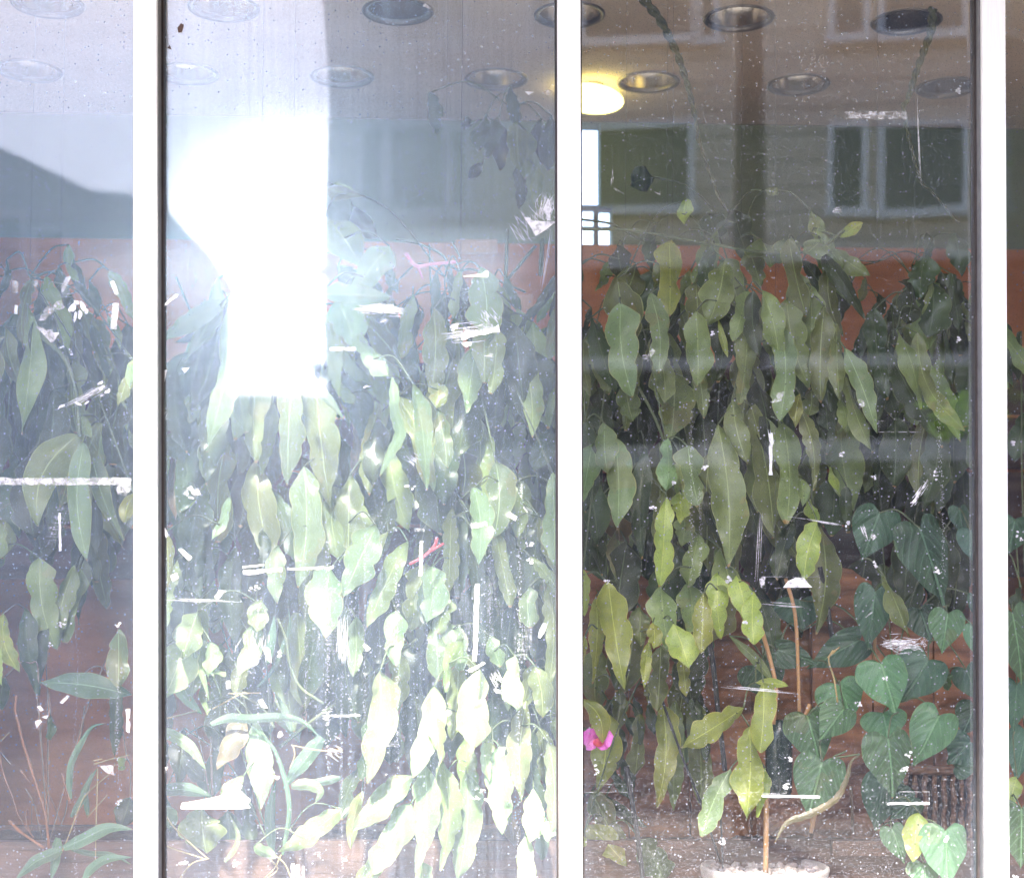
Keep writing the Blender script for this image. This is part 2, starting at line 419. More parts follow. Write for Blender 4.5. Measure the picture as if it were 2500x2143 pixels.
m_timber = pbr('tarred timber', (0.07, 0.055, 0.05), (0.11, 0.09, 0.08), 20, 0.9, stretch=(4, 4, 0.4))
m_cladding = pbr('dark brick base', (0.022, 0.016, 0.014), (0.04, 0.028, 0.024), 3, 0.85)
m_fascia = pbr('shop fascia', (0.45, 0.40, 0.36), (0.52, 0.46, 0.41), 3, 0.6)

g = NB(); box(g, -120, 120, -160, 60, -0.3, -0.16); o = obj('ground', g, m_asph); tag(o, 'grey street ground running out past the houses', 'ground', kind='structure')
g = NB(); box(g, -60, 60, -6.0, 0.0, -0.16, 0.0); o = obj('pavement', g, m_pave); tag(o, 'grey paved footway in front of the shop window', 'pavement', kind='structure')
g = NB(); box(g, -60, 60, -19.5, -6.0, -0.156, -0.12); o = obj('road', g, m_asph); tag(o, 'worn grey road across from the shop', 'road', kind='structure')
g = NB(); box(g, -60, 60, -22.2, -19.5, -0.156, 0.0); o = obj('far_pavement', g, m_pave); tag(o, 'paved footway under the tan apartment block', 'pavement', kind='structure')

def MD(x, y, vd):               # display pixels (2072 wide) at virtual depth vd from the camera
    v = P(x / 0.8288, y / 0.8288, vd + CAM.y)
    return v.x, v.z
# tall apartment block right of the gap; its front turned a few degrees
VD = 26.0
cx, _ = MD(659, 500, VD)
ang = R(7.0)
piv = Vector((cx, -(VD + CAM.y), 0))
RB = Matrix.Translation(piv) @ Matrix.Rotation(ang, 4, 'Z')
ab = thing('apartment_building', 'tall tan apartment block with white framed windows, mirrored across most of the glass', 'building', piv)
def bpart(name, b, m, parent=ab, bevel=0):
    return bxo(name, b, m, parent, rot=RB, bevel=bevel)
bpart('wall', (0, 34, -14, 0, 7.3, 14.5), m_siding)
bpart('base_storeys', (0.003, 33.99, -13.99, -0.02, -0.1, 7.3), m_cladding)
bpart('roof', (-0.4, 34.4, -14.4, 0.4, 14.5, 14.9), m_roof)
bpart('cornice', (-0.15, 34.15, -0.018, 0.25, 5.55, 5.75), m_fascia)
bpart('cornice', (-0.1, 34.1, -0.018, 0.2, 7.2, 7.32), m_fascia)
bpart('shop_fascia', (-0.05, 34.05, -0.018, 0.12, 4.0, 4.35), m_fascia)
def u_of(xd):                   # display x -> distance along the front
    d = ray(xd / 0.8288, 900)
    dx, dy = d.x, -d.y
    # mirrored ray from mirrored camera position
    o = Vector((CAM.x, -CAM.y, 0)); dirv = Vector((dx, dy, 0))
    e = RB.to_3x3() @ Vector((1, 0, 0))
    det = dirv.x * (-e.y) + dirv.y * e.x
    r = piv - o
    t = (r.x * (-e.y) + r.y * e.x) / det
    hit = o + dirv * t
    return (hit - Vector((piv.x, piv.y, 0))).dot(e), -dirv.y * t / 1.0
def z_of(yd, dist):
    d = ray(1250, yd / 0.8288)
    return CAM.z + d.z / d.y * dist
def window(x0, x1, z0, z1):
    fr = NB()
    t = 0.11
    for b in ((x0 - t, x1 + t, -0.01, 0.10, z1, z1 + t), (x0 - t, x0, -0.01, 0.10, z0, z1), (x1, x1 + t, -0.01, 0.10, z0, z1)):
        box(fr, *b, rot=RB)
    f = obj('window', fr, m_white, ab)
    bxo('sill', (x0 - 0.16, x1 + 0.16, -0.01, 0.2, z0 - 0.14, z0), m_white, f, rot=RB)
    pn = NB(); box(pn, x0, x1, 0.004, 0.03, z0, z1, rot=RB)
    obj('pane', pn, m_pane, f)
for xs in (((737, 778), (788, 898), (908, 938)), ((1080, 1120), (1186, 1398), (1418, 1440)), ((1688, 1748), (1795, 1948), (1985, 2030)), ((2350, 2420), (2460, 2640), (2680, 2730))):
    for (xa, xb) in xs:
        ua, da = u_of(xa); ub, db = u_of(xb)
        zt, zb = z_of(265, da), z_of(428, da)
        for k in range(0, 3):
            if k == 0 and xs[0][0] == 1080 and xa != 1186: continue
            window(ua, ub, zb + 2.75 * k, zt + 2.75 * k)
for k in range(7):              # ground floor shop bays
    f = bxo('shop_front', (0.6 + 4.6 * k, 4.4 + 4.6 * k, -0.018, 0.03, 0.5, 3.0), m_pane, ab, rot=RB)
    bxo('shop_door', (4.55 + 4.6 * k, 5.05 + 4.6 * k, -0.018, 0.02, 0.05, 2.9), m_timber, ab, rot=RB)

# houses left of the gap
REF_Y = [0.0]         # the houses stand askew to the street: their sides run back to the left
def prism(bm, poly, y0, y1):
    a = [bm.verts.new((x - 0.36 * (REF_Y[0] - y0), y0, z)) for x, z in poly]; b = [bm.verts.new((x - 0.36 * (REF_Y[0] - y1), y1, z)) for x, z in poly]
    bm.faces.new(a); bm.faces.new(b[::-1])
    n = len(poly)
    for i in range(n):
        bm.faces.new((a[i], b[i], b[(i + 1) % n], a[(i + 1) % n]))
    bmesh.ops.recalc_face_normals(bm, faces=bm.faces)
def house(name, label, vd, depth, roofline, wall_mat, wins, thick=0.25):
    """roofline: display pixels left to right, seen mirrored at virtual depth vd"""
    y0 = -(vd + CAM.y); REF_Y[0] = y0
    pts = [MD(x, y, vd) for x, y in roofline]
    h = thing(name, label, 'building', (pts[0][0], y0, 0), 'houses mirrored at the left of the gap')
    bm = NB(); prism(bm, [(pts[0][0], -0.1)] + pts + [(pts[-1][0], -0.1)], y0 - depth, y0); obj('wall', bm, wall_mat, h)
    bm = NB()
    for (xa, za), (xb, zb) in zip(pts, pts[1:]):
        if abs(xa - xb) < 0.02: continue
        prism(bm, [(xa, za + 0.003), (xb, zb + 0.003), (xb, zb + thick), (xa, za + thick)], y0 - depth - 0.2, y0 + 0.3)
    obj('roof', bm, m_roof, h)
    for (xa, ya, xb, yb) in wins:
        x0, z1 = MD(xa, ya, vd); x1, z0 = MD(xb, yb, vd)
        fr = NB()
        for b in ((x0 - .1, x1 + .1, y0 - 0.01, y0 + .08, z1, z1 + .1), (x0 - .1, x1 + .1, y0 - 0.01, y0 + .08, z0 - .1, z0), (x0 - .1, x0, y0 - 0.01, y0 + .08, z0, z1), (x1, x1 + .1, y0 - 0.01, y0 + .08, z0, z1)):
            box(fr, *b)
        f = obj('window', fr, m_white, h)
        pn = NB(); box(pn, x0, x1, y0 + 0.002, y0 + 0.02, z0, z1); obj('pane', pn, m_pane, f)
    return h
house('town_house', 'grey house with a long sloping roof and two dark windows, mirrored at the far left', 27, 7, [(-420, 150), (-60, 315), (150, 414), (188, 432)], m_siding2, [(-120, 400, -70, 540), (-20, 440, 40, 560), (75, 470, 132, 590)])
house('low_house', 'small grey house with flat top and short gable beside the sky gap', 31, 8, [(189, 424), (250, 428), (335, 470), (390, 530)], m_siding2, [(230, 560, 280, 680), (330, 620, 365, 720)])
house('end_house', 'lowest house with a steep roof at the left edge of the bright sky gap', 36, 10, [(391, 520), (425, 560), (462, 612)], m_siding, [(405, 660, 440, 740)])
hb = thing('garden_wall', 'pale wall closing the street at the foot of the bright gap', 'wall', (-9, -44, 0))
x0, zt = MD(380, 812, 46); x1, _ = MD(760, 812, 46)
bxo('wall_body', (x0, x1, -43.0, -42.2, -0.2, zt), m_siding, hb); bxo('coping', (x0 - .1, x1 + .1, -43.1, -42.1, zt + 0.003, zt + 0.2), m_fascia, hb)
# timber pole across the street
xp, _ = MD(1513, 600, 12.5)
up = thing('utility_pole', 'dark timber pole mirrored in the right pane between the downlights', 'pole', (xp, -8.76, -0.12))
bm = NB(); tube(bm, [(xp, -8.76, -0.12), (xp + .005, -8.76, 3), (xp, -8.76, 8.6)], 0.135, 18, 0.12); obj('post', bm, m_timber, up, True)
bxo('crossarm', (xp - 0.9, xp + 0.9, -8.83, -8.63, 7.6, 7.75), m_timber, up)

# young street tree at the kerb: only the tip of one branch is mirrored
m_sap = leaf_mat('sunlit young leaf', (0.30, 0.42, 0.07), (0.20, 0.32, 0.05), (0.35, 0.42, 0.10))
tb = Vector((3.75, -5.3, 0.0))
st_ = thing('street_tree', 'young street tree, its bright branch tip mirrored near the right mullion', 'tree', tb)
bm = NB(); tube(bm, smooth_path([tb, tb + Vector((.03, 0, 1.2)), tb + Vector((-.02, .02, 2.6)), tb + Vector((.03, 0, 4.2))], 6), .06, 10, .02, jit=.08)
tipb = M(2345, 1010, 5.0)
tube(bm, smooth_path([tb + Vector((0, 0, 2.1)), tb.lerp(tipb, .5) + Vector((0, 0, .62 + 1.0)), tipb + Vector((0, 0, .05))], 8), .022, 7, .005)
obj('trunk', bm, m_twig2, st_, True)
bm = NB(); uvl = bm.loops.layers.uv.new('UVMap')
def sprig(c, rad, n, ln):
    for _ in range(n):
        p = c + Vector((random.gauss(0, rad), random.gauss(0, rad * .7), random.gauss(0, rad * .75)))
        d = Vector((random.uniform(-1, 1), random.uniform(-.6, .6), random.uniform(-1, .2))).normalized(); sd_ = d.cross(Vector((random.uniform(-.4, .4), 1, random.uniform(-.4, .4)))).normalized()
        l = ln * random.uniform(.6, 1.2)
        vs = [bm.verts.new(q) for q in (p, p + d * l * .4 + sd_ * l * .24, p + d * l, p + d * l * .4 - sd_ * l * .24)]
        f = bm.faces.new(vs)
        for lp, uv in zip(f.loops, ((.5, 0), (.8, .4), (.5, .9), (.2, .4))): lp[uvl].uv = uv
sprig(tipb, .07, 90, .11); sprig(tipb + Vector((.17, 0, .1)), .05, 46, .10)
for _ in range(14): sprig(tb + Vector((random.uniform(-.35, .9), random.uniform(-.6, .6), random.uniform(3.0, 4.6))), .16, 26, .09)
obj('crown', bm, m_sap, st_)

# ------------------------------------------------------------------ shop shell
DARKW = m_dark
sh = thing('shop_building', 'shop shell behind the glass with plastered ceiling and dark side walls', 'building', (0, 0, 0))
XL, XR = -1.873, 2.149
bxo('floor', (-2.6, 2.9, -0.2, 3.2, -0.1, 0.02), m_wood, sh)
bxo('side_wall', (-2.12, -1.95, 0.05, 3.2, 0.02, 3.9), m_dark, sh)
bxo('side_wall', (2.24, 2.4, 0.05, 3.2, 0.02, 3.9), m_dark, sh)
bxo('stall_riser', (-2.6, 2.9, -0.06, 0.06, 0.02, 0.5), m_fascia, sh)
bxo('pier', (-3.6, -1.9, -0.1, 0.05, 0.021, 6.0), m_fascia, sh); bxo('pier', (2.176, 3.9, -0.1, 0.05, 0.021, 6.0), m_fascia, sh)
bxo('fascia_wall', (-1.9, 2.176, -0.1, 0.05, 3.42, 6.0), m_fascia, sh)
bxo('added_shade_canopy', (-3.6, 3.9, -0.78, -0.1, 3.5, 3.62), m_fascia, sh)  # added out of view to shade the upper part of the glass
bxo('added_shade_deck', (-3.6, -1.22, -2.6, -0.1, 4.3, 4.45), m_fascia, sh)  # unseen deck added to keep the sun off the left pane
bxo('added_shade_deck', (-0.20, 3.9, -2.4, -0.1, 4.3, 4.45), m_fascia, sh)  # unseen deck added to shade all but the foot of the right pane
for k in range(4): bxo('added_shade_slat', (-3.6, 3.9, -1.16 - .12 * k, -1.11 - .12 * k, 3.74, 3.77), m_fascia, sh)  # unseen slats added to soften the shadow edge on the glass
CA = R(3.4)
ZC = 3.385
dia = 0.192
# ceiling as cells, each light a real round hole
RC = Matrix.Translation((0.68, 0.96, 0)) @ Matrix.Rotation(CA, 4, 'Z')   # origin: front row light right of the middle
bm = NB()
def cell(bm, x0, x1, y0, y1, hole=None):
    if hole is None:
        vs = [bm.verts.new(RC @ Vector(p)) for p in ((x0, y0, ZC), (x0, y1, ZC), (x1, y1, ZC), (x1, y0, ZC))]
        bm.faces.new(vs); return
    hx, hy, hr = hole; n = 32
    inn, outr = [], []
    for k in range(n):
        a = 2 * math.pi * (k + 0.5) / n; c, s = math.cos(a), math.sin(a)
        inn.append(bm.verts.new(RC @ Vector((hx + hr * c, hy + hr * s, ZC))))
        tx = ((x1 if c > 0 else x0) - hx) / c if abs(c) > 1e-6 else 1e9
        ty = ((y1 if s > 0 else y0) - hy) / s if abs(s) > 1e-6 else 1e9
        t = min(tx, ty)
        outr.append(bm.verts.new(RC @ Vector((hx + t * c, hy + t * s, ZC))))
    for k in range(n):
        bm.faces.new((inn[k], outr[k], outr[(k + 1) % n], inn[(k + 1) % n]))
    for (qx, qy) in ((x0, y0), (x1, y0), (x1, y1), (x0, y1)):
        cand = sorted(range(n), key=lambda k: (outr[k].co - RC @ Vector((qx, qy, ZC))).length)[:2]
        bm.faces.new((outr[cand[0]], outr[cand[1]], bm.verts.new(RC @ Vector((qx, qy, ZC)))))
SP = 0.507
lights = []
for row, (yc, ya, yb, off) in enumerate(((0.0, -0.28, 0.29, 0.0), (0.57, 0.29, 0.86, 0.318))):
    xs = [off + SP * k for k in range(-5, 4)]
    cell(bm, -4.2, xs[0] - SP / 2, ya, yb); cell(bm, xs[-1] + SP / 2, 3.2, ya, yb)
    for k, x in enumerate(xs):
        cell(bm, x - SP / 2, x + SP / 2, ya, yb, (x, yc, dia / 2))
        lights.append((row, k, x, yc))
cell(bm, -4.2, 3.2, -1.4, -0.28); cell(bm, -4.2, 3.2, 0.86, 1.04)
obj('ceiling', bm, m_ceil, sh)
bxo('roof_slab', (-3.6, 3.9, 0.05, 2.0, 3.95, 4.15), m_roof, sh)
ORD = ['first', 'second', 'third', 'fourth', 'fifth', 'sixth', 'seventh', 'eighth', 'ninth']
cnt = [0, 0]
def in_view(p):
    d = ROT.transposed() @ (p - CAM)
    X = 1250 + F * d.x / -d.z; Y = PPY - F * d.y / -d.z
    return -60 < X < 2560 and -60 < Y < 2200
for row, k, x, y in lights:
    c = RC @ Vector((x, y, ZC))
    if not in_view(c): continue
    lab = '%s round recessed ceiling light from the left in the %s row' % (ORD[cnt[row]], ('front', 'rear')[row])
    t = thing('recessed_downlight', lab, 'ceiling light', c, 'recessed lights in the shop ceiling')
    dark = (row == 0 and cnt[row] in (2, 5)) or (row == 1 and cnt[row] == 6)
    cnt[row] += 1
    r = dia / 2
    b1 = NB(); lathe(b1, c, [(r - 0.004, 0.012), (r - 0.006, -0.002), (r + 0.006, -0.006), (r + 0.010, -0.002), (r + 0.010, 0.001)], 36); obj('trim_ring', b1, m_trim, t, True)
    b2 = NB(); rg = lathe(b2, c, [(r - 0.004, 0.004), (r - 0.006, 0.04), (r - 0.02, 0.075), (r - 0.045, 0.10), (0.045, 0.12), (0.02, 0.124)], 36)
    b2.faces.new(rg[-1]); obj('reflector', b2, m_refld if dark else m_refl, t, True)
    b3 = NB(); bmesh.ops.create_uvsphere(b3, u_segments=16, v_segments=10, radius=0.03, matrix=Matrix.Translation(c + Vector((0, 0, 0.075)))); obj('bulb', b3, m_refld if dark else m_pot, t, True)

# back wall (green) with a window, terracotta partition in front of it
def back(u, v, z): return RC @ Vector((u, v, z))
WB = 1.0                          # wall distance along the ceiling frame
gx0, gx1 = -3.0, 2.2
# window opening measured at the wall
p_l = A('D', 1130, 300, 1.93); p_r = A('D', 1216, 300, 1.93)
inv = RC.inverted()
wl, wr = (inv @ p_l).x, (inv @ p_r).x
zt, zb = A('D', 1190, 246, 1.93).z, A('D', 1190, 510, 1.93).z
bw = thing('back_wall', 'green painted rear wall of the shop above the terracotta partition', 'wall', back(0, WB, 0))
wr2 = (inv @ A('D', 1240, 300, 1.93)).x
zm = A('D', 1190, 416, 1.93).z
bm = NB()
box(bm, gx0, wl, WB, WB + 0.1, 0.03, ZC - 0.002, rot=RC); box(bm, wr2, gx1, WB, WB + 0.1, 0.03, ZC - 0.002, rot=RC)
box(bm, wl, wr2, WB, WB + 0.1, 0.03, zb, rot=RC); box(bm, wl, wr2, WB, WB + 0.1, zt, ZC - 0.002, rot=RC)
box(bm, wr, wr2, WB, WB + 0.1, zm, zt, rot=RC)
obj('wall_body', bm, m_green, bw)
wd = thing('rear_window', 'narrow bright window with thin bars in the rear wall beside the middle mullion', 'window', back(wl, WB, zb))
bm = NB()
box(bm, wl, wr2, WB + 0.03, WB + 0.06, zm - 0.006, zm + 0.012, rot=RC)
xm = (inv @ A('D', 1209, 450, 1.93)).x
box(bm, xm - 0.009, xm + 0.009, WB + 0.03, WB + 0.06, zb, zm - 0.006, rot=RC)
zz = A('D', 1200, 455, 1.93).z
box(bm, wl, xm - 0.009, WB + 0.035, WB + 0.055, zz - 0.005, zz + 0.005, rot=RC); box(bm, xm + 0.009, wr2, WB + 0.035, WB + 0.055, zz - 0.005, zz + 0.005, rot=RC)
obj('window_bars', bm, m_stop, wd)
zt2 = A('D', 1190, 494, 1.80).z
tp = thing('partition_wall', 'terracotta painted half height wall behind all the plants', 'wall', back(0, WB - 0.13, 0))
bxo('wall_body', (gx0, gx1, WB - 0.13, WB - 0.02, 0.03, zt2), m_terra, tp, rot=RC)
# ceiling lamp, lit
cl = A('D', 1195, 200, 1.55); rl = size('D', 68, 1.55)
m_lamp, nt, out = new_mat('lit yellow lamp')
e = N(nt, 'Emission'); e.inputs[0].default_value = (1.0, 0.86, 0.25, 1); e.inputs[1].default_value = 0.6
nt.links.new(e.outputs[0], out.inputs[0])
lt = thing('ceiling_lamp', 'glowing yellow bowl lamp under the ceiling at the middle mullion', 'lamp', cl)
bm = NB(); bmesh.ops.create_uvsphere(bm, u_segments=28, v_segments=14, radius=1.0, matrix=Matrix.Translation(cl) @ Matrix.Rotation(R(7), 4, 'Y') @ Matrix.Diagonal((rl, rl * 0.9, rl * 0.36, 1))); obj('lamp_shade', bm, m_lamp, lt, True)
bm = NB(); lathe(bm, (cl.x, cl.y, 0), [(0.05, ZC - 0.003), (0.05, ZC - 0.03), (0.012, ZC - 0.035), (0.012, cl.z + rl * 0.3)], 16); obj('canopy_cap', bm, m_trim, lt, True)

# ------------------------------------------------------------------ shopfront: mullions and glass
sf = thing('shop_window', 'dirty plate glass shopfront in white aluminium framing', 'window', (0, 0, 0.5))
MX = [-1.871, P(354.8, 1072, -.06).x, P(1391.5, 1072, -.06).x, P(2430.5, 1072, -.06).x, 2.149]
def mull(x):
    s = 0.0270
    bm = NB()
    box(bm, x - s, x + s, -0.062, -0.044, 0.5, 3.42)
    bmesh.ops.bevel(bm, geom=[e for e in bm.edges if abs(e.verts[0].co.z - e.verts[1].co.z) > 1], offset=0.0015, segments=2, affect='EDGES')
    o = obj('mullion', bm, m_alu, sf)
    bxo('groove', (x - s + 0.0025, x + s - 0.0025, -0.044, -0.038, 0.5, 3.42), m_gasket, o)
    bxo('mullion_body', (x - s, x + s, -0.038, 0.03, 0.5, 3.42), m_stop, o)
    for sg in (-1, 1):
        bxo('gasket', (min(x + sg * s, x + sg * (s + 0.005)), max(x + sg * s, x + sg * (s + 0.005)), -0.012, 0.02, 0.5, 3.42), m_gasket, o)
for x in MX: mull(x)
bxo('head_rail', (MX[0], MX[-1], -0.05, 0.04, 3.34, 3.42), m_alu, sf)
panes = []
GP = [dict(veil=0.055, specks=0.42, refl=0.065, streak=0.04, haze=0.036), dict(veil=0.05, specks=0.42, refl=0.062, streak=0.13, haze=0.055),
      dict(veil=0.004, specks=0.48, refl=0.13, streak=0.02), dict(veil=0.008, specks=0.4, refl=0.05, streak=0.02)]
for i, (xa, xb) in enumerate(zip(MX, MX[1:])):
    bm = NB(); box(bm, xa + 0.0308, xb - 0.0308, 0.0, 0.006, 0.5, 3.34)
    bmesh.ops.recalc_face_normals(bm, faces=bm.faces)
    for f in bm.faces: f.material_index = 0 if f.normal.y < -0.5 else 1
    if m_clear is None:
        m_clear, nt, out = new_mat('clear glass face')
        t = N(nt, 'BsdfTransparent'); t.inputs[0].default_value = (0.97, 0.985, 0.98, 1); nt.links.new(t.outputs[0], out.inputs[0])
    o = obj('glass_pane', bm, [glass_mat('dirty glass %d' % i, edges=(xa + .03, xb - .03), **GP[i]), m_clear], sf)
    panes.append((xa, xb, o))
def pane_at(x):
    for xa, xb, o in panes:
        if xa <= x < xb: return o
    return panes[1][2]
GY = -0.0012
def scrap(c, pts, m=m_paper, name='tape_scrap', th=0.0008):
    ps = [A(c, x, y, GY) for x, y in pts]
    cxm = sum(p.x for p in ps) / len(ps)
    bm = NB()
    f = bm.faces.new([bm.verts.new(p) for p in ps])
    r = bmesh.ops.extrude_face_region(bm, geom=[f])
    for v in [v for v in r['geom'] if isinstance(v, bmesh.types.BMVert)]: v.co.y -= th
    bmesh.ops.recalc_face_normals(bm, faces=bm.faces)
    return obj(name, bm, m, pane_at(cxm))
def rough_poly(c, x, y, w, h, n=11, j=0.35, ang=0):
    out = []
    for k in range(n):
        a = 2 * math.pi * k / n; q = 1 + random.uniform(-j, j)
        X, Y = w / 2 * q * math.cos(a), h / 2 * q * math.sin(a)
        out.append((x + X * math.cos(ang) - Y * math.sin(ang), y + X * math.sin(ang) + Y * math.cos(ang)))
    return out
def rect(x0, y0, x1, y1, w, jit=0.0):
    """a strip from one end to the other, w wide"""
    d = Vector((x1 - x0, y1 - y0)); n = Vector((-d.y, d.x)).normalized() * w / 2
    q = [(x0 + n.x, y0 + n.y), (x1 + n.x, y1 + n.y), (x1 - n.x, y1 - n.y), (x0 - n.x, y0 - n.y)]
    return [(a + random.uniform(-jit, jit), b + random.uniform(-jit, jit)) for a, b in q]
def ragged(x0, y0, x1, y1, w, n=14, j=0.25):
    """strip with torn long edges"""
    d = Vector((x1 - x0, y1 - y0)); nn = Vector((-d.y, d.x)).normalized() * w / 2
    up = [(x0 + d.x * k / n + nn.x * (1 + random.uniform(-j, j)), y0 + d.y * k / n + nn.y * (1 + random.uniform(-j, j))) for k in range(n + 1)]
    dn = [(x0 + d.x * k / n - nn.x * (1 + random.uniform(-j, j)), y0 + d.y * k / n - nn.y * (1 + random.uniform(-j, j))) for k in range(n, -1, -1)]
    return up + dn
def strokes(c, x0, y0, x1, y1, n, spread, wd=1.6, ln=(0.3, 1.0), m=m_paper, name='scrape_mark', curve=0):
    """a bundle of fine scratches running from one point towards another"""
    bm = NB(); d = Vector((x1 - x0, y1 - y0)); nn = Vector((-d.y, d.x)).normalized()
    for _ in range(n):
        s0 = random.uniform(0, 1 - ln[0]); s1 = min(1, s0 + random.uniform(*ln) * (1 - s0))
        o0 = random.gauss(0, spread / 2); o1 = o0 + random.gauss(0, spread / 5)
        cv = random.uniform(-curve, curve)
        K = 4; up, dn = [], []
        for k in range(K + 1):
            t = k / K; s = s0 + (s1 - s0) * t; off = o0 + (o1 - o0) * t + cv * math.sin(math.pi * t)
            ww = wd * random.uniform(0.5, 1) * math.sin(math.pi * (0.08 + 0.84 * t))
            pt = Vector((x0, y0)) + d * s + nn * off
            up.append(bm.verts.new(A(c, pt.x + nn.x * ww / 2, pt.y + nn.y * ww / 2, GY - 0.0006))); dn.append(bm.verts.new(A(c, pt.x - nn.x * ww / 2, pt.y - nn.y * ww / 2, GY - 0.0006)))
        for k in range(K): bm.faces.new((up[k], up[k + 1], dn[k + 1], dn[k]))
    return obj(name, bm, m, pane_at(A(c, x0, y0, 0).x))
def drip(c, pts, w, dens=1.0, m=m_paper):
    """dried water run: a broken trail of tiny beads"""
    bm = NB(); P2 = smooth_path([Vector((x, y, 0)) for x, y in pts], 12)
    for a, b in zip(P2, P2[1:]):
        n = max(1, int((b - a).length / (w * 0.16) * dens))
        for _ in range(n):
            q = a.lerp(b, random.random()); x = q.x + random.gauss(0, w * 0.28); r = w * random.uniform(0.025, 0.085)
            vs = [bm.verts.new(A(c, x + r * math.cos(t) * random.uniform(.6, 1.2), q.y + r * 1.5 * math.sin(t) * random.uniform(.6, 1.2), GY - 0.0003)) for t in (0, 1.26, 2.5, 3.77, 5.0)]
            bm.faces.new(vs[::-1])
    return obj('drip_stain', bm, m, pane_at(A(c, pts[0][0], pts[0][1], 0).x))
def flecks(c, x, y, w, h, n, r, m=m_paper, name='paint_fleck'):
    bm = NB()
    for _ in range(n):
        X, Y = x + random.gauss(0, w / 3), y + random.gauss(0, h / 3); q = r * random.uniform(0.4, 1.2)
        vs = [bm.verts.new(A(c, a, b, GY - 0.0004)) for a, b in rough_poly(c, X, Y, q * 2, q * 1.6, 8, 0.45)]
        bm.faces.new(vs[::-1])
    return obj(name, bm, m, pane_at(A(c, x, y, 0).x))

# left pane residue
scrap('a', rect(92, 1692, 92, 1765, 36), m_faint); scrap('a', rect(210, 1728, 226, 1692, 20), m_faint)
scrap('a', [(372, 1722), (398, 1668), (430, 1664), (408, 1710), (380, 1762)], m_tape); scrap('a', [(664, 1696), (688, 1690), (716, 1770), (690, 1776)], m_tape)
scrap('d', rect(98, 112, 96, 165, 18)); scrap('d', [(228, 205), (285, 110), (378, 78), (388, 130), (330, 150), (262, 205)], m_faint)
scrap('d', [(215, 238), (260, 244), (282, 268), (300, 252), (322, 278), (356, 274), (350, 300), (312, 342), (270, 298)], m_tape)
for q in ((436, 128, 34, 60, .5), (462, 96, 40, 26, .2), (500, 120, 26, 70, -.5), (455, 176, 18, 62, .3), (482, 172, 24, 50, .1), (522, 146, 20, 34, .2)):
    scrap('d', rough_poly('d', *q[:4], 10, 0.35, q[4]), m_paper)
scrap('d', rect(698, 100, 684, 256, 38), m_tape); scrap('d', [(372, 0), (400, 0), (372, 38)], m_tape)
strokes('d', 350, 740, 690, 570, 40, 26, 2.0, (0.2, 0.7)); scrap('d', [(345, 742), (360, 715), (390, 706), (388, 720), (360, 730)])
for q in ((605, 580, 40, 16, -.5), (612, 610, 44, 18, -.7), (640, 632, 30, 14, -.6), (655, 628, 14, 34, .3), (615, 655, 30, 12, -.4), (470, 705, 60, 14, .4), (520, 700, 40, 12, -.7)):
    scrap('d', rough_poly('d', *q[:4], 10, 0.25, q[4]), m_paper)
scrap('d', ragged(-6, 1172, 790, 1172, 42, 24, 0.16), m_tape); scrap('d', rough_poly('d', 742, 1205, 86, 95, 14, 0.2), m_tape)
scrap('d', ragged(358, 1362, 364, 1590, 13, 8, 0.4)); strokes('d', 400, 1260, 290, 1590, 50, 55, 2.0, (0.3, 0.9), m_smear)
strokes('d', 330, 60, 470, 30, 40, 36, 2.0, (0.2, 0.8), m_smear); strokes('d', 600, 180, 800, 130, 50, 60, 1.6, (0.2, 0.8), m_smear)
strokes('d', 200, 260, 400, 290, 36, 50, 1.6, (0.2, 0.7), m_smear)
flecks('d', 430, 400, 26, 20, 6, 7); flecks('d', 660, 1396, 20, 14, 4, 6); flecks('d', 372, 362, 14, 12, 3, 6); flecks('g', 360, 290, 60, 40, 14, 7); flecks('g', 690, 305, 20, 20, 5, 7); flecks('g', 290, 415, 20, 20, 5, 7); flecks('g', 692, 1328, 22, 20, 6, 8)
scrap('g', [(348, 752), (392, 708), (408, 716), (366, 758)]); scrap('g', [(214, 775), (236, 770), (256, 795), (236, 802), (228, 790)]); scrap('g', [(205, 862), (232, 850), (245, 862), (214, 902)]); scrap('g', [(243, 836), (284, 824), (272, 846)])
strokes('g', 330, 700, 170, 960, 40, 50, 1.6, (0.3, 0.9), m_smear)
scrap('g', [(733, 790), (760, 788), (758, 840), (748, 850), (760, 872), (756, 930), (735, 918), (740, 850)]); scrap('g', [(576, 1118), (660, 1118), (664, 1175), (620, 1160)], m_tape)
drip('g', [(710, 560), (690, 700), (680, 900), (688, 1100), (700, 1270)], 26, 1.0); drip('g', [(440, 330), (455, 560), (430, 1000), (425, 1170), (440, 1400), (436, 1600), (445, 1776)], 17, 0.8)
drip('g', [(70, 1620), (90, 1720)], 24, 0.5, m_smear)
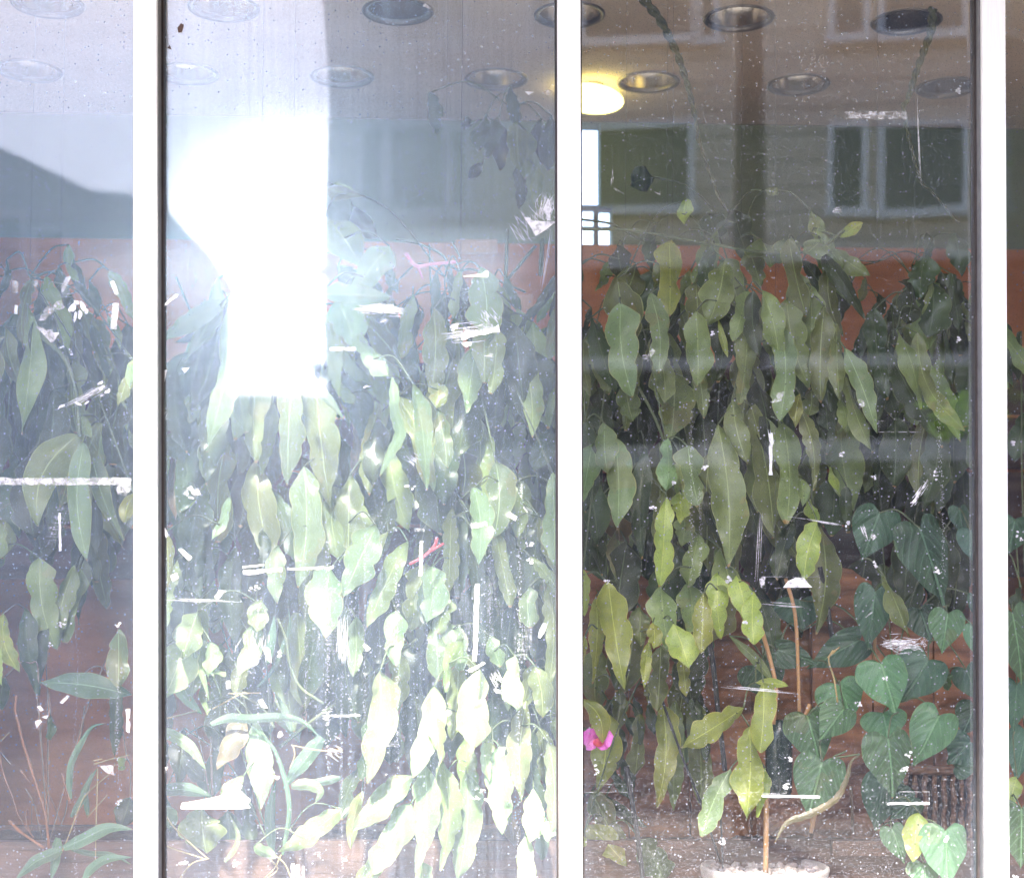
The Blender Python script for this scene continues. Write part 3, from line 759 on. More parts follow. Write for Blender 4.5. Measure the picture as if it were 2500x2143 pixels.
# middle pane residue
scrap('a', [(1068, 170), (1090, 142), (1108, 152), (1095, 195), (1074, 198)], m_dark); scrap('a', [(1008, 290), (1022, 272), (1034, 300)], m_dark)
scrap('b', [(718, 40), (738, 20), (768, 56)], m_tape)
scrap('d', [(968, 505), (1006, 500), (992, 572), (968, 560)]); scrap('d', [(1094, 492), (1142, 486), (1112, 520)]); scrap('d', [(946, 150), (980, 112), (1060, 42), (1080, 48), (1056, 70), (980, 128)], m_tape)
for q in ((1118, 1244, 40, 30, .3), (1140, 1216, 44, 26, -.4), (1176, 1236, 52, 34, .6), (1150, 1270, 36, 16, 0), (1196, 1222, 24, 20, .2)):
    scrap('d', rough_poly('d', *q[:4], 12, 0.5, q[4]), m_tape)
scrap('d', [(976, 1458), (996, 1450), (1014, 1496), (1000, 1512)]); scrap('d', [(1072, 1582), (1096, 1576), (1158, 1628), (1138, 1652)]); scrap('d', [(1024, 1740), (1062, 1720), (1078, 1752), (1040, 1776)], m_tape)
scrap('d', ragged(1464, 1722, 1700, 1702, 22, 12, .4)); scrap('d', ragged(1462, 1688, 1590, 1672, 12, 8, .4)); scrap('d', ragged(1730, 1700, 2010, 1690, 16, 12, .4), m_tape)
strokes('d', 960, 800, 1000, 740, 12, 30, 2.4, (0.3, 0.8))
scrap('e', rect(260, 375, 416, 375, 20)); strokes('e', 400, 130, 740, 150, 60, 30, 3.5, (0.2, 0.8)); scrap('e', ragged(520, 118, 640, 118, 26, 8, .3), m_tape); strokes('e', 545, 215, 610, 190, 10, 20, 3)
scrap('e', ragged(1050, 305, 1280, 250, 34, 10, .5)); strokes('e', 920, 290, 1300, 240, 60, 50, 3, (0.2, 0.6)); strokes('e', 1180, 120, 1300, 250, 26, 60, 3, (0.2, 0.5)); flecks('e', 1000, 235, 40, 60, 8, 12); flecks('e', 1075, 255, 24, 30, 4, 11); flecks('e', 1220, 415, 50, 30, 7, 9, m_smear); scrap('e', [(1050, 340), (1110, 330), (1112, 352), (1080, 366)])
scrap('e', ragged(811, 1530, 806, 1740, 20, 14, .45)); scrap('e', [(1320, 1378), (1340, 1354), (1388, 1384), (1378, 1410)]); flecks('e', 1465, 1552, 40, 24, 6, 12); flecks('e', 1466, 1650, 26, 26, 6, 10); flecks('e', 475, 600, 26, 24, 6, 8); flecks('e', 740, 1208, 36, 26, 5, 10); flecks('e', 655, 1464, 22, 22, 5, 8, m_smear); scrap('e', rect(770, 1462, 830, 1466, 18), m_faint); flecks('e', 1085, 700, 14, 14, 3, 8)
scrap('e', ragged(1110, 1440, 1206, 1424, 24, 9, .5)); flecks('e', 1235, 1465, 40, 16, 7, 8); strokes('e', 720, 1010, 790, 1060, 20, 40, 2.2); flecks('e', 1210, 1030, 60, 50, 12, 8, m_smear)
scrap('b', [(1340, 1310), (1362, 1310), (1380, 1330), (1522, 1336), (1462, 1384), (1400, 1422)]); strokes('b', 1300, 1270, 1440, 1450, 50, 110, 3, (0.3, 0.8)); strokes('b', 1480, 1160, 1450, 1350, 40, 60, 4, (0.3, 0.9), curve=26); scrap('b', rough_poly('b', 1474, 1262, 46, 120, 12, .35)); strokes('b', 1500, 1360, 1430, 1776, 5, 12, 2.5, (0.6, 1.0))
scrap('b', [(1334, 553), (1392, 555), (1358, 574)]); scrap('b', [(1440, 560), (1478, 540), (1502, 548), (1480, 576)], m_tape); scrap('b', [(966, 1662), (1080, 1650), (1096, 1634), (1114, 1632), (1114, 1670), (970, 1668)])
scrap('h', ragged(1112, 60, 1098, 510, 26, 18, .3)); strokes('h', 1100, -40, 1100, 560, 60, 150, 1.6, (0.2, 0.8), m_smear); scrap('h', ragged(1060, 570, 1155, 520, 18, 8, .5)); scrap('h', [(1206, 672), (1270, 680), (1284, 706), (1220, 696)], m_tape); strokes('h', 1190, 570, 1250, 660, 16, 50, 4)
scrap('h', [(1222, 1060), (1240, 1010), (1276, 1012), (1268, 1056), (1238, 1072)]); scrap('h', [(1466, 372), (1474, 330), (1496, 288), (1520, 294), (1506, 340), (1480, 376)]); scrap('h', [(444, 414), (462, 412), (490, 436), (468, 454)]); flecks('h', 1100, 1308, 30, 20, 5, 10); flecks('h', 1150, 1265, 50, 30, 7, 10, m_smear); flecks('h', 1180, 1316, 30, 20, 5, 9); flecks('h', 568, 1175, 28, 26, 5, 10, m_smear)
scrap('h', ragged(36, 1690, 40, 1790, 22, 6, .3)); scrap('h', ragged(66, 1694, 66, 1790, 20, 6, .3)); scrap('h', ragged(96, 1704, 96, 1790, 14, 6, .3)); scrap('h', ragged(210, 828, 430, 826, 12, 10, .5), m_tape); strokes('h', 200, 828, 280, 828, 12, 28, 3.5)
strokes('h', 230, 60, 240, 600, 60, 80, 1.6, (0.15, 0.7), m_smear); strokes('h', 330, 240, 330, 560, 40, 40, 2.2, (0.3, 0.8)); strokes('h', 1400, 240, 1380, 560, 60, 60, 2.2, (0.2, 0.7), m_smear)
strokes('h', 470, 130, 170, 380, 26, 90, 1.6, (0.2, 0.6), m_smear); strokes('h', 350, 990, 690, 1000, 14, 22, 3, (0.3, 0.8), m_tape)
for xs, w_, d_ in (((240, -200, 240, 1200), 30, 1.0), ((320, 560, 322, 1776), 16, 0.8), ((366, 700, 368, 1170), 20, 0.8), ((455, -300, 455, 1776), 20, 0.7), ((640, -100, 648, 1200), 24, 0.8), ((1365, -900, 1350, 1660), 26, 0.8), ((1185, -500, 1185, 460), 18, 0.6), ((105, -100, 108, 870), 22, 0.7), ((555, -500, 550, 200), 16, 0.5)):
    drip('h', [(xs[0], xs[1]), ((xs[0] + xs[2]) / 2 + random.uniform(-4, 4), (xs[1] + xs[3]) / 2), (xs[2], xs[3])], w_, d_)
scrap('g', [(1054, 1372), (1060, 1338), (1160, 1322), (1300, 1292), (1345, 1240), (1390, 1216), (1414, 1236), (1402, 1262), (1440, 1300), (1464, 1318), (1448, 1346), (1462, 1366), (1400, 1373)])
scrap('g', [(1250, 135), (1278, 96), (1322, 98), (1270, 154)], m_tape); scrap('g', [(1532, 436), (1560, 428), (1578, 448), (1584, 522), (1562, 500)]); scrap('g', [(1504, 740), (1530, 730), (1564, 786), (1530, 780)]); scrap('g', [(1320, 626), (1342, 624), (1344, 668), (1322, 672)]); scrap('g', [(936, 1128), (982, 1126), (960, 1172)], m_tape)
strokes('g', 1500, 330, 1420, 600, 70, 90, 3, (0.12, 0.35)); flecks('g', 1480, 80, 60, 30, 8, 9); flecks('g', 1075, 1690, 50, 30, 10, 9); flecks('g', 1380, 1690, 30, 30, 8, 8); flecks('g', 1640, 460, 20, 40, 6, 9); flecks('g', 1610, 1190, 50, 14, 8, 9); flecks('g', 1635, 935, 24, 26, 8, 8); flecks('h', 185, 1640, 36, 40, 9, 9, m_smear); flecks('h', 340, 1665, 30, 40, 10, 8, m_smear)
strokes('g', 940, 152, 1420, 172, 6, 16, 2.4, (0.5, 1)); strokes('g', 1900, 1000, 2000, 1060, 16, 60, 3)
# right pane residue
strokes('c', 1265, 524, 1545, 524, 26, 16, 5, (0.05, 0.2)); scrap('c', rect(1264, 522, 1546, 522, 36), m_faint); strokes('c', 1588, 400, 1606, 850, 3, 6, 2.6, (0.7, 1.0)); flecks('c', 1776, 404, 16, 28, 6, 8); flecks('c', 1235, 952, 26, 24, 5, 12, m_smear)
strokes('c', 1120, 200, 1060, 470, 60, 130, 2.0, (0.1, 0.4), m_smear); strokes('c', 210, 840, 214, 760, 3, 4, 3); strokes('c', 205, 840, 265, 880, 3, 6, 2); strokes('c', 400, 865, 430, 882, 3, 4, 3)
def frame_outline(c, x0, y0, x1, y1, w=3):
    bm = NB()
    for q in ((x0, y0, x1, y0), (x0, y1, x1, y1), (x0, y0, x0, y1), (x1, y0, x1, y1)):
        vs = [bm.verts.new(A(c, a, b, GY)) for a, b in rect(*q, w * 0.7)]; bm.faces.new(vs)
    obj('tape_edge', bm, m_smear, pane_at(A(c, x0, y0, 0).x))
frame_outline('f', 1416, 606, 1606, 656, 2.6); scrap('f', [(355, 332), (392, 278), (410, 290), (372, 338)], m_faint); flecks('f', 362, 320, 20, 16, 5, 8, m_smear); scrap('f', [(932, 526), (960, 478), (990, 472), (976, 516)], m_faint); scrap('f', [(1314, 520), (1330, 504), (1362, 530), (1340, 546)], m_faint)
scrap('f', ragged(930, 660, 928, 850, 15, 9, .35)); strokes('f', 920, 640, 936, 720, 10, 10, 3); scrap('f', [(1562, 976), (1590, 940), (1598, 948), (1582, 974)]); strokes('f', 1640, 870, 1550, 1000, 26, 16, 4, (0.15, 0.5))
for q in ((1244, 758), (1394, 858), (1776, 242), (1676, 850), (664, 212), (1400, 1256), (490, 884), (632, 820), (1680, 1282), (736, 1322), (404, 1000), (1275, 1066)): flecks('f', q[0], q[1], 20, 22, 7, 6)
scrap('f', [(1374, 1128), (1390, 1112), (1406, 1130), (1388, 1146)], m_tape); strokes('f', 1000, 1036, 1260, 1076, 5, 6, 2.4, (0.4, 1)); strokes('f', 1340, 1066, 1366, 1146, 8, 12, 3)
drip('f', [(1690, 180), (1684, 420), (1690, 700), (1700, 900), (1706, 1160), (1708, 1320)], 20, 0.9); drip('f', [(570, 560), (570, 800), (572, 1180), (566, 1332)], 20, 0.9); drip('f', [(604, 900), (612, 1100), (610, 1332)], 15, 0.9); drip('i', [(612, 30), (625, 480), (640, 900), (630, 1180)], 15, 0.8); strokes('f', 880, 1000, 862, 1330, 3, 10, 2.2, (0.7, 1))
frame_outline('i', 888, 14, 1150, 66, 4); scrap('i', [(984, 62), (1006, 34), (1040, 18), (1080, 20), (1098, 46), (1116, 62)]); scrap('i', [(876, 24), (904, 14), (900, 50), (884, 62)], m_tape)
scrap('i', ragged(888, 1002, 1150, 1008, 11, 10, .4)); frame_outline('i', 740, 985, 1000, 992, 3); frame_outline('i', 1452, 984, 1644, 1041, 3.4); scrap('i', ragged(1455, 1038, 1645, 1036, 11, 10, .4)); strokes('i', 1420, 320, 1650, 318, 120, 36, 2.6, (0.1, 0.4)); strokes('i', 1420, 320, 1640, 325, 12, 30, 9, (0.3, 0.8), m_smear)
for q in ((1450, 480), (1326, 586), (138, 890), (736, 28), (190, 40), (1010, 838), (710, 1212), (1000, 960), (1722, 1195), (1556, 820), (1534, 880), (816, 218)): flecks('i', q[0], q[1], 22, 24, 8, 6)
frame_outline('i', 60, 950, 304, 986, 3); strokes('i', 868, 134, 1095, 152, 5, 5, 2.6, (0.5, 1)); strokes('i', 694, 508, 1060, 540, 5, 6, 2.6, (0.5, 1)); strokes('i', 1345, 205, 1395, 170, 3, 3, 3)
flecks('i', 2030, 1368, 20, 16, 5, 9); flecks('f', 2054, 1130, 16, 40, 6, 7); flecks('f', 2022, 706, 12, 16, 4, 7)

# ------------------------------------------------------------------ leaves
def leaf_bm(path, W, kind, nrm=None, fold=0.16, ripple=0.12, seed=0):
    rnd = random.Random(seed)
    bm = NB(); uvl = bm.loops.layers.uv.new('UVMap')
    n = 34; path = resample(path, n)
    L = sum((path[i + 1] - path[i]).length for i in range(n))
    nrm = (nrm or Vector((rnd.uniform(-.6, .6), -1, rnd.uniform(-.25, .25)))).normalized()
    m = 6
    lob = max(3, round(L / (W * 0.78))); ph = [rnd.uniform(0, 1)]; ph.append(ph[0] + rnd.uniform(0.3, 0.7))
    am = rnd.uniform(0.16, 0.36); pk = rnd.uniform(0.35, 0.6); tipw = rnd.uniform(0.2, 0.44); basew = rnd.uniform(0.14, 0.3)
    rows = []
    wob = rnd.uniform(0, 6)
    for i, p in enumerate(path):
        t = i / n
        d = (path[min(i + 1, n)] - path[max(i - 1, 0)]).normalized()
        s = d.cross(nrm).normalized(); nn = s.cross(d).normalized()
        if nn.dot(nrm) < 0: nn = -nn
        hw = []
        for side in (0, 1):
            if kind == 's':
                e = min(1, (t / basew) ** 0.7) if t < basew else 1
                if t > 1 - tipw: e *= max(0.0, (1 - t) / tipw) ** 0.78
                e *= 0.86 + 0.16 * math.sin(t * 6 + wob + side * 1.3)
                e *= 1 - am + am * abs(math.sin(math.pi * (lob * t + ph[side]))) ** 0.55
            elif kind == 't':
                e = min(1, 0.45 + t * 3) * min(1, ((1 - t) / 0.45) ** 0.8 if t > 0.55 else 1)
            else:
                e = math.sin(math.pi * min(1, max(0, t ** (math.log(0.5) / math.log(pk))))) ** 0.85 * (1 + 0.05 * math.sin(t * 17 + wob + side * 2))
            hw.append(max(0.035, e) * W / 2)
        row = []
        for j in range(m + 1):
            u = j / m * 2 - 1
            h = hw[0] if u < 0 else hw[1]
            off = -fold * abs(u) * h * 1.2 + ripple * W * abs(u) ** 1.5 * math.sin(t * 9 + wob + (2.1 if u > 0 else 0))
            row.append((bm.verts.new(p + s * (u * h) + nn * off), (j / m, t)))
        rows.append(row)
    for a, b in zip(rows, rows[1:]):
        for j in range(m):
            q = (a[j], a[j + 1], b[j + 1], b[j])
            f = bm.faces.new([v for v, _ in q])
            for lp, (_, uv) in zip(f.loops, q): lp[uvl].uv = uv
    return bm
def resample(pts, n):
    pts = [Vector(p) for p in pts]
    ds = [0.0]
    for a, b in zip(pts, pts[1:]): ds.append(ds[-1] + (b - a).length)
    out = []; k = 0
    for i in range(n + 1):
        s = ds[-1] * i / n
        while k < len(pts) - 2 and ds[k + 1] < s: k += 1
        seg = ds[k + 1] - ds[k]
        out.append(pts[k].lerp(pts[k + 1], 0 if seg < 1e-9 else (s - ds[k]) / seg))
    return out
HEART = [(0.0, 0.0), (-0.09, 0.2), (-0.15, 0.5), (-0.10, 0.82), (0.07, 1.0), (0.27, 0.98), (0.48, 0.80), (0.68, 0.50), (0.83, 0.23), (0.93, 0.09), (1.0, 0.0)]
def heart_bm(B, T, W, nrm, seed):
    rnd = random.Random(seed); bm = NB(); uvl = bm.loops.layers.uv.new('UVMap')
    d = T - B; L = d.length; d.normalize()
    s = d.cross(nrm).normalized(); nn = s.cross(d).normalized()
    if nn.dot(nrm) < 0: nn = -nn
    half = smooth_path([Vector((x, y, 0)) for x, y in HEART], 4)
    outl = [(v.x, v.y) for v in half] + [(v.x, -v.y) for v in half[-2:0:-1]]
    K = 6; rings = []
    curl = rnd.uniform(0.1, 0.25); ph = rnd.uniform(0, 6)
    for k in range(1, K + 1):
        r = k / K; ring = []
        for i, (x, y) in enumerate(outl):
            X, Y = x * r, y * r
            z = -0.16 * abs(Y) ** 1.4 * W - curl * L * X * X + 0.008 * W * math.sin((X - abs(Y) ** 1.5 * 0.6) * 18) * (1 - r * 0.4) + 0.03 * W * r * r * math.sin(i * 0.7 + ph)
            ring.append((bm.verts.new(B + d * (X * L) + s * (Y * W / 2) + nn * z), (0.5 + Y / 2, max(0, X))))
        rings.append(ring)
    c = (bm.verts.new(B), (0.5, 0.0)); n = len(outl)
    def face(q):
        f = bm.faces.new([v for v, _ in q])
        for lp, (_, uv) in zip(f.loops, q): lp[uvl].uv = uv
    for i in range(n):
        face((c, rings[0][i], rings[0][(i + 1) % n]))
        for a, b in zip(rings, rings[1:]): face((a[i], b[i], b[(i + 1) % n], a[(i + 1) % n]))
    return bm
SEED = [100]
class Plant:
    def __init__(s, name, label, cat, crown, group=None):
        s.root = thing(name, label, cat, crown, group); s.crown = Vector(crown); s.leaves = []; s.stem = NB(); s.has = False
    def leaf(s, c, bx, by, tx, ty, wpx, dep, kind='s', col='g', bend=0.0, label=None):
        SEED[0] += 1; rnd = random.Random(SEED[0])
        dB, dT = dep + rnd.uniform(0, .05), dep - rnd.uniform(0, .05)
        B, T = A(c, bx, by, dB), A(c, tx, ty, max(0.03, dT))
        T = B.lerp(T, 1.05)
        L = (T - B).length; side = (T - B).normalized().cross(Vector((0, -1, 0)))
        bd = bend if bend else rnd.uniform(-.06, .06)
        arc = rnd.uniform(0.02, 0.09) if dep > 0.12 else 0.01
        pts = [B.lerp(T, k / 8) + side * (bd * L * math.sin(math.pi * k / 8)) + Vector((0, -arc * L * math.sin(math.pi * k / 8), 0)) for k in range(9)]
        o = obj('leaf', leaf_bm(pts, size(c, wpx, dep) * 1.22, kind, seed=SEED[0]), LM[col], s.root, True)
        if label: o['label'] = label
        s.leaves.append((B, pts))
    def strap(s, c, pts, wpx, dep, col='t', kind='t', dep2=None):
        SEED[0] += 1
        n = len(pts)
        q = smooth_path([A(c, x, y, dep + ((dep2 if dep2 is not None else dep) - dep) * i / max(1, n - 1)) for i, (x, y) in enumerate(pts)], 6)
        obj('leaf', leaf_bm(q, size(c, wpx, dep), kind, seed=SEED[0], fold=0.3, ripple=0.03), LM[col], s.root, True)
    def heart(s, c, bx, by, tx, ty, wpx, dep, col='h'):
        SEED[0] += 1; rnd = random.Random(SEED[0])
        B, T = A(c, bx, by, dep + rnd.uniform(0, .02)), A(c, tx, ty, max(.04, dep - rnd.uniform(0, .03))); T = B.lerp(T, 1.06)
        nrm = Vector((rnd.uniform(-.25, .25), -1, rnd.uniform(.05, .4)))
        obj('leaf', heart_bm(B, T, size(c, wpx, dep) * 1.14, nrm, SEED[0]), LM[col], s.root, True)
        s.leaves.append((B, [B, T]))
    def vine(s, c, pts, wpx, dep, m=None, dep2=None, name=None):
        n = len(pts)
        q = smooth_path([A(c, x, y, dep + ((dep2 if dep2 is not None else dep) - dep) * i / max(1, n - 1)) for i, (x, y) in enumerate(pts)], 6)
        if name:
            bm = NB(); tube(bm, q, size(c, wpx, dep) / 2, 7, size(c, wpx, dep) * 0.42, jit=0.06); obj(name, bm, m, s.root, True)
        else:
            tube(s.stem, q, size(c, wpx, dep) / 2, 6); s.has = True
    def fill(s, frac=0.75, cap=96, passes=2):
        """the shaded leaves hanging just behind the front ones"""
        rnd = random.Random(len(s.leaves) * 7 + 3)
        for k in range(18):              # short leaves springing from the crown
            if s.crown.z < 1.9: break
            SEED[0] += 1
            B2 = s.crown + Vector((rnd.uniform(-.22, .22), rnd.uniform(-.12, .15), rnd.uniform(-.16, .05)))
            d = Vector(((B2.x - s.crown.x) * 2.2, rnd.uniform(-.3, .3), -rnd.uniform(.3, 1))).normalized(); L2 = rnd.uniform(.10, .20)
            q = [B2 + d * (L2 * j / 8) + Vector((0, 0, -.25 * L2 * (j / 8) ** 2)) for j in range(9)]
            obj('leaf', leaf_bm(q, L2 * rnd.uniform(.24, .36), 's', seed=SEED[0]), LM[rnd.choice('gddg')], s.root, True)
            s.leaves.append((B2, q))
        for B, pts in [x for _ in range(passes) for x in list(s.leaves)]:
            if len(s.leaves) >= cap or rnd.random() > frac: continue
            T = pts[-1]; L = (T - B).length
            if L < 0.05: continue
            SEED[0] += 1
            off = Vector((rnd.uniform(-.07, .07), rnd.uniform(.03, .2), rnd.uniform(-.12, .09)))
            B2 = B + off; L2 = L * rnd.uniform(.6, 1.05)
            d = (T - B).normalized() + Vector((rnd.uniform(-.25, .25), rnd.uniform(-.1, .1), 0)); d.normalize()
            sd_ = d.cross(Vector((0, -1, 0))); bd = rnd.uniform(-.12, .12)
            q = [B2 + d * (L2 * k / 8) + sd_ * (bd * L2 * math.sin(math.pi * k / 8)) for k in range(9)]
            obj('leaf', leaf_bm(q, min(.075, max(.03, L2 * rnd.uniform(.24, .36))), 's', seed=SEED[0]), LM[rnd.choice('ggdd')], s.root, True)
            s.leaves.append((B2, q))
    def finish(s, thick=0.0022, reach=0.16, m=m_stem):
        for i, (B, pts) in enumerate(s.leaves):
            best, bd = None, reach
            for j, (B2, p2) in enumerate(s.leaves):
                if j == i: continue
                for q in p2[:6]:
                    if q.z > B.z + 0.01 and (q - B).length < bd: best, bd = q, (q - B).length
            tgt = best if best is not None else s.crown
            midp = B.lerp(tgt, 0.5) + Vector((0, 0.02, 0.25 * min(0.25, (tgt - B).length)))
            tube(s.stem, smooth_path([B, midp, tgt], 5), thick, 5); s.has = True
        if s.has: obj('stem', s.stem, m, s.root, True)
        if 'cactus' in s.root.name: hang(s)
def rows(pl, c, txt):
    for r in txt.strip().split(';'):
        r = r.split()
        if not r: continue
        bx, by, tx, ty, wd, dep = map(float, r[:6]); pl.leaf(c, bx, by, tx, ty, wd, dep, r[6], r[7], float(r[8]) if len(r) > 8 else 0.0)
def hearts(pl, c, txt):
    for r in txt.strip().split(';'):
        r = r.split()
        if r: pl.heart(c, *map(float, r[:6]), r[6])

def basket(c, x, y, dep, rpx, label, hang_to=None, rope=False):
    """the knot a plant hangs from, on a fine wire from the ceiling"""
    return A(c, x, y, dep)
def hang(pl):
    bm = NB(); p = pl.crown
    tube(bm, [p, Vector((p.x + 0.01, p.y + 0.03, ZC - 0.002))], 0.00035, 4); obj('hanging_wire', bm, m_wire, pl.root)
# --- left pane plant
pc = basket('D', 60, 560, 0.62, 60, 'dark hanging basket behind the top of the left pane leaves')
pl = Plant('trailing_cactus', 'trailing plant with long smooth leaves on a thin stem in the left pane', 'hanging plant', pc, 'trailing cacti in the shop window')
rows(pl, 'd', '''110 130 0 700 130 .6 l d; 200 180 130 855 150 .5 l g; 300 160 205 420 110 .5 l d; 690 480 690 1090 110 .55 l d; 770 860 740 1540 90 .55 l d;
 470 890 238 1412 190 .3 l g .16; 505 940 528 1620 140 .3 l p; 545 930 735 1500 100 .36 l p; 580 1150 580 1590 70 .42 l d; 800 440 784 605 46 .12 l p; 806 1240 752 1422 70 .16 l y; 480 760 545 900 60 .33 l g; -60 300 -20 800 140 .5 l g''')
pl.vine('d', [(250, 300), (380, 420), (440, 560), (466, 700), (480, 900)], 26, .36, dep2=.3)
pl.vine('d', [(640, 360), (720, 560), (760, 700)], 14, .5)
pl.fill()
pl.finish()
# --- left pane floor plant, twigs and straps
pr = A('n', 470, 1480, .42)
pl = Plant('strap_leaf_shrub', 'orange bare twigs and grey green strap leaves at the bottom of the left pane', 'plant', pr)
pl.vine('n', [(160, -10), (150, 120), (190, 300), (240, 500), (330, 780), (400, 1000), (450, 1180), (480, 1480)], 30, .34, m_twig, name='twig')
pl.vine('n', [(85, 1210), (200, 1320), (330, 1410), (430, 1480)], 28, .3, m_twig, name='twig')
pl.vine('n', [(-10, 560), (40, 780), (120, 980), (190, 1180), (330, 1380)], 16, .42, m_twig, name='twig')
pl.vine('n', [(830, 90), (810, 280), (780, 460)], 20, .4, m_twig2, name='twig')
pl.vine('n', [(600, 750), (640, 880), (690, 1040)], 20, .36, m_twig, name='twig')
pl.vine('n', [(200, 720), (290, 830)], 18, .36, m_twig, name='twig')
pl.vine('n', [(0, 540), (100, 660)], 14, .42, m_twig2, name='twig')
pl.vine('n', [(380, 300), (410, 560), (440, 860), (520, 1040), (590, 1220)], 7, .35, m_twig2, name='twig')
pl.vine('n', [(250, 900), (330, 1040), (370, 1220), (420, 1420)], 10, .4, m_twig2, name='twig')
pl.vine('n', [(270, 1100), (250, 1180), (300, 1340)], 16, .42, m_twig, name='twig')
pl.vine('n', [(660, 1010), (640, 1140), (590, 1270)], 16, .42, m_twig2, name='twig')
pl.vine('n', [(310, 1040), (310, 1300)], 8, .42, m_twig2, name='twig')
for q in ([(920, 660), (1130, 600), (1270, 570)], [(910, 630), (1000, 610)], [(610, 1510), (680, 1340), (760, 1120), (820, 990), (900, 900), (1050, 770), (1130, 660)], [(955, 700), (950, 980), (940, 1290), (935, 1640)], [(850, 1180), (1050, 960)], [(0, 440), (90, 350)]):
    pl.vine('n', q, 10, .22, m_straw, name='straw')
pl.strap('n', [(700, 1180), (830, 960), (860, 860), (950, 700)], 70, .34); pl.strap('n', [(860, 1160), (840, 980), (820, 940), (900, 740)], 56, .38)
pl.strap('n', [(690, 1000), (680, 860), (700, 660), (790, 470), (900, 300), (1040, 260)], 66, .36)
pl.strap('n', [(620, 1480), (800, 1400), (1000, 1300), (1150, 1280), (1300, 1300)], 130, .2); pl.strap('n', [(820, 1790), (900, 1680), (1050, 1590), (1290, 1570)], 90, .16)
pl.strap('n', [(600, 1500), (470, 1560), (340, 1620), (150, 1790)], 120, .28); pl.strap('n', [(560, 1380), (530, 1560), (500, 1790)], 130, .3); pl.strap('n', [(700, 1500), (900, 1540), (1100, 1550), (1280, 1640)], 60, .24)
rows(pl, 'g', '''20 230 110 560 90 .34 s y .1; 140 200 215 690 130 .42 s d; 250 200 235 640 90 .44 s d; 690 330 690 655 130 .18 s p; 225 635 745 705 120 .3 l t; 296 830 300 965 66 .4 l d; 30 600 10 790 80 .35 l d; 690 650 670 1050 80 .44 s d; -10 420 10 640 50 .3 s y; 740 1080 690 1130 60 .3 l g; 760 1300 700 1480 110 .36 l d''')
pl.finish(0.0018, 0.2, m_twig2)

# --- middle pane, upper left
pc = basket('D', 590, 560, 0.55, 75, 'dark hanging basket lost behind the glare of the middle pane')
pl = Plant('trailing_cactus', 'trailing cactus with broad pale leaves hanging below the white glare', 'hanging plant', pc, 'trailing cacti in the shop window')
rows(pl, 'd', '''1380 85 975 330 110 .3 s g; 1340 100 1160 722 180 .42 s d; 1400 120 1252 952 170 .24 s p; 1500 430 1420 900 140 .32 s g; 1560 420 1535 1030 190 .3 s g; 1420 700 1452 1100 110 .34 s d; 1650 700 1578 1112 90 .36 s g; 1770 470 1735 1162 175 .24 s p; 1900 560 1985 1300 190 .25 s g;
 1260 820 1240 1160 130 .3 s p; 1360 930 1320 1510 190 .36 s g; 1545 1050 1650 1660 170 .32 s g; 1830 1080 1800 1776 190 .2 s p; 1680 1560 1672 1890 110 .16 s p; 1010 560 1090 800 90 .55 l d; 950 970 1196 965 140 .45 l d; 1060 1040 1060 1390 80 .5 l b; 990 1480 1005 1790 80 .24 s y; 1230 1380 1180 1650 150 .5 s d; 1380 1270 1280 1515 70 .3 s p; 1990 1250 2040 1640 170 .26 s g; 1480 1080 1420 1480 150 .5 s d; 1900 350 1840 900 160 .5 s d; 1700 380 1600 800 160 .45 s g; 1100 1300 1080 1600 120 .55 s d''')
pl.strap('d', [(1800, 400), (1850, 520), (1920, 620), (2072, 795)], 70, .12, 'p', 's')
pl.vine('d', [(1060, -60), (1110, 60), (1160, 180), (1190, 260)], 14, .9)
pl.fill()
pl.finish()
# --- middle pane, upper right
pc = basket('D', 900, 560, 0.6, 70, 'dark hanging basket under the tan board, right of the glare')
pl = Plant('trailing_cactus', 'trailing cactus with wide blue green leaves right of the white glare', 'hanging plant', pc, 'trailing cacti in the shop window')
rows(pl, 'e', '''200 40 605 62 130 .24 s p; 300 60 405 355 210 .26 s p; 390 265 602 522 120 .2 s p; 250 200 310 645 110 .3 s g; 560 700 500 1230 90 .36 s g; 885 130 868 642 160 .3 s g; 905 560 900 722 110 .26 s g; 1165 -110 1190 300 210 .28 s p; 1190 200 1190 560 190 .3 s g; 1140 370 1085 742 140 .25 s p; 1260 260 1228 625 130 .28 s g; 1300 540 1258 832 150 .4 s d; 1480 210 1572 825 150 .34 s g; 1425 400 1478 885 120 .3 s g; 1160 700 1180 892 90 .45 s d; 1380 560 1390 770 80 .4 s d;
 760 580 835 1195 130 .11 s p; 905 740 965 1072 110 .11 s p; 420 760 400 1125 70 .42 s b; 370 540 450 900 170 .45 s d; 860 1100 650 1435 120 .4 l d; 1060 990 1060 1235 190 .36 s g; 1260 1060 1250 1490 190 .2 s p; 1130 1210 1152 1662 150 .14 s p; 1400 1160 1440 1505 120 .4 s d; 1600 1120 1610 1660 130 .09 s p; 1600 850 1500 1100 130 .4 l d; 375 1140 370 1570 190 .28 s g; 540 1440 350 1850 200 .14 s p; 985 1120 968 1560 130 .4 s d; 1300 1490 1240 1776 150 .4 s d; 900 1000 880 1320 150 .5 s d; 700 300 720 560 130 .5 s d; 1000 460 1010 640 110 .5 s d; 760 60 700 400 130 .55 s d; 1240 1300 1250 1560 100 .35 s d; 640 980 620 1250 110 .45 s d;1330 880 1330 1180 120 .5 s d''')
rows(pl, 'b', '''120 1290 340 1600 190 .4 l g; 520 1480 300 1776 170 .36 l g; 300 1250 440 1430 110 .5 l d; 120 1120 350 1180 90 .5 l g''')
pl.strap('e', [(632, 540), (640, 640), (650, 760), (680, 880), (620, 1000), (560, 1140)], 95, .16, 'p', 's')
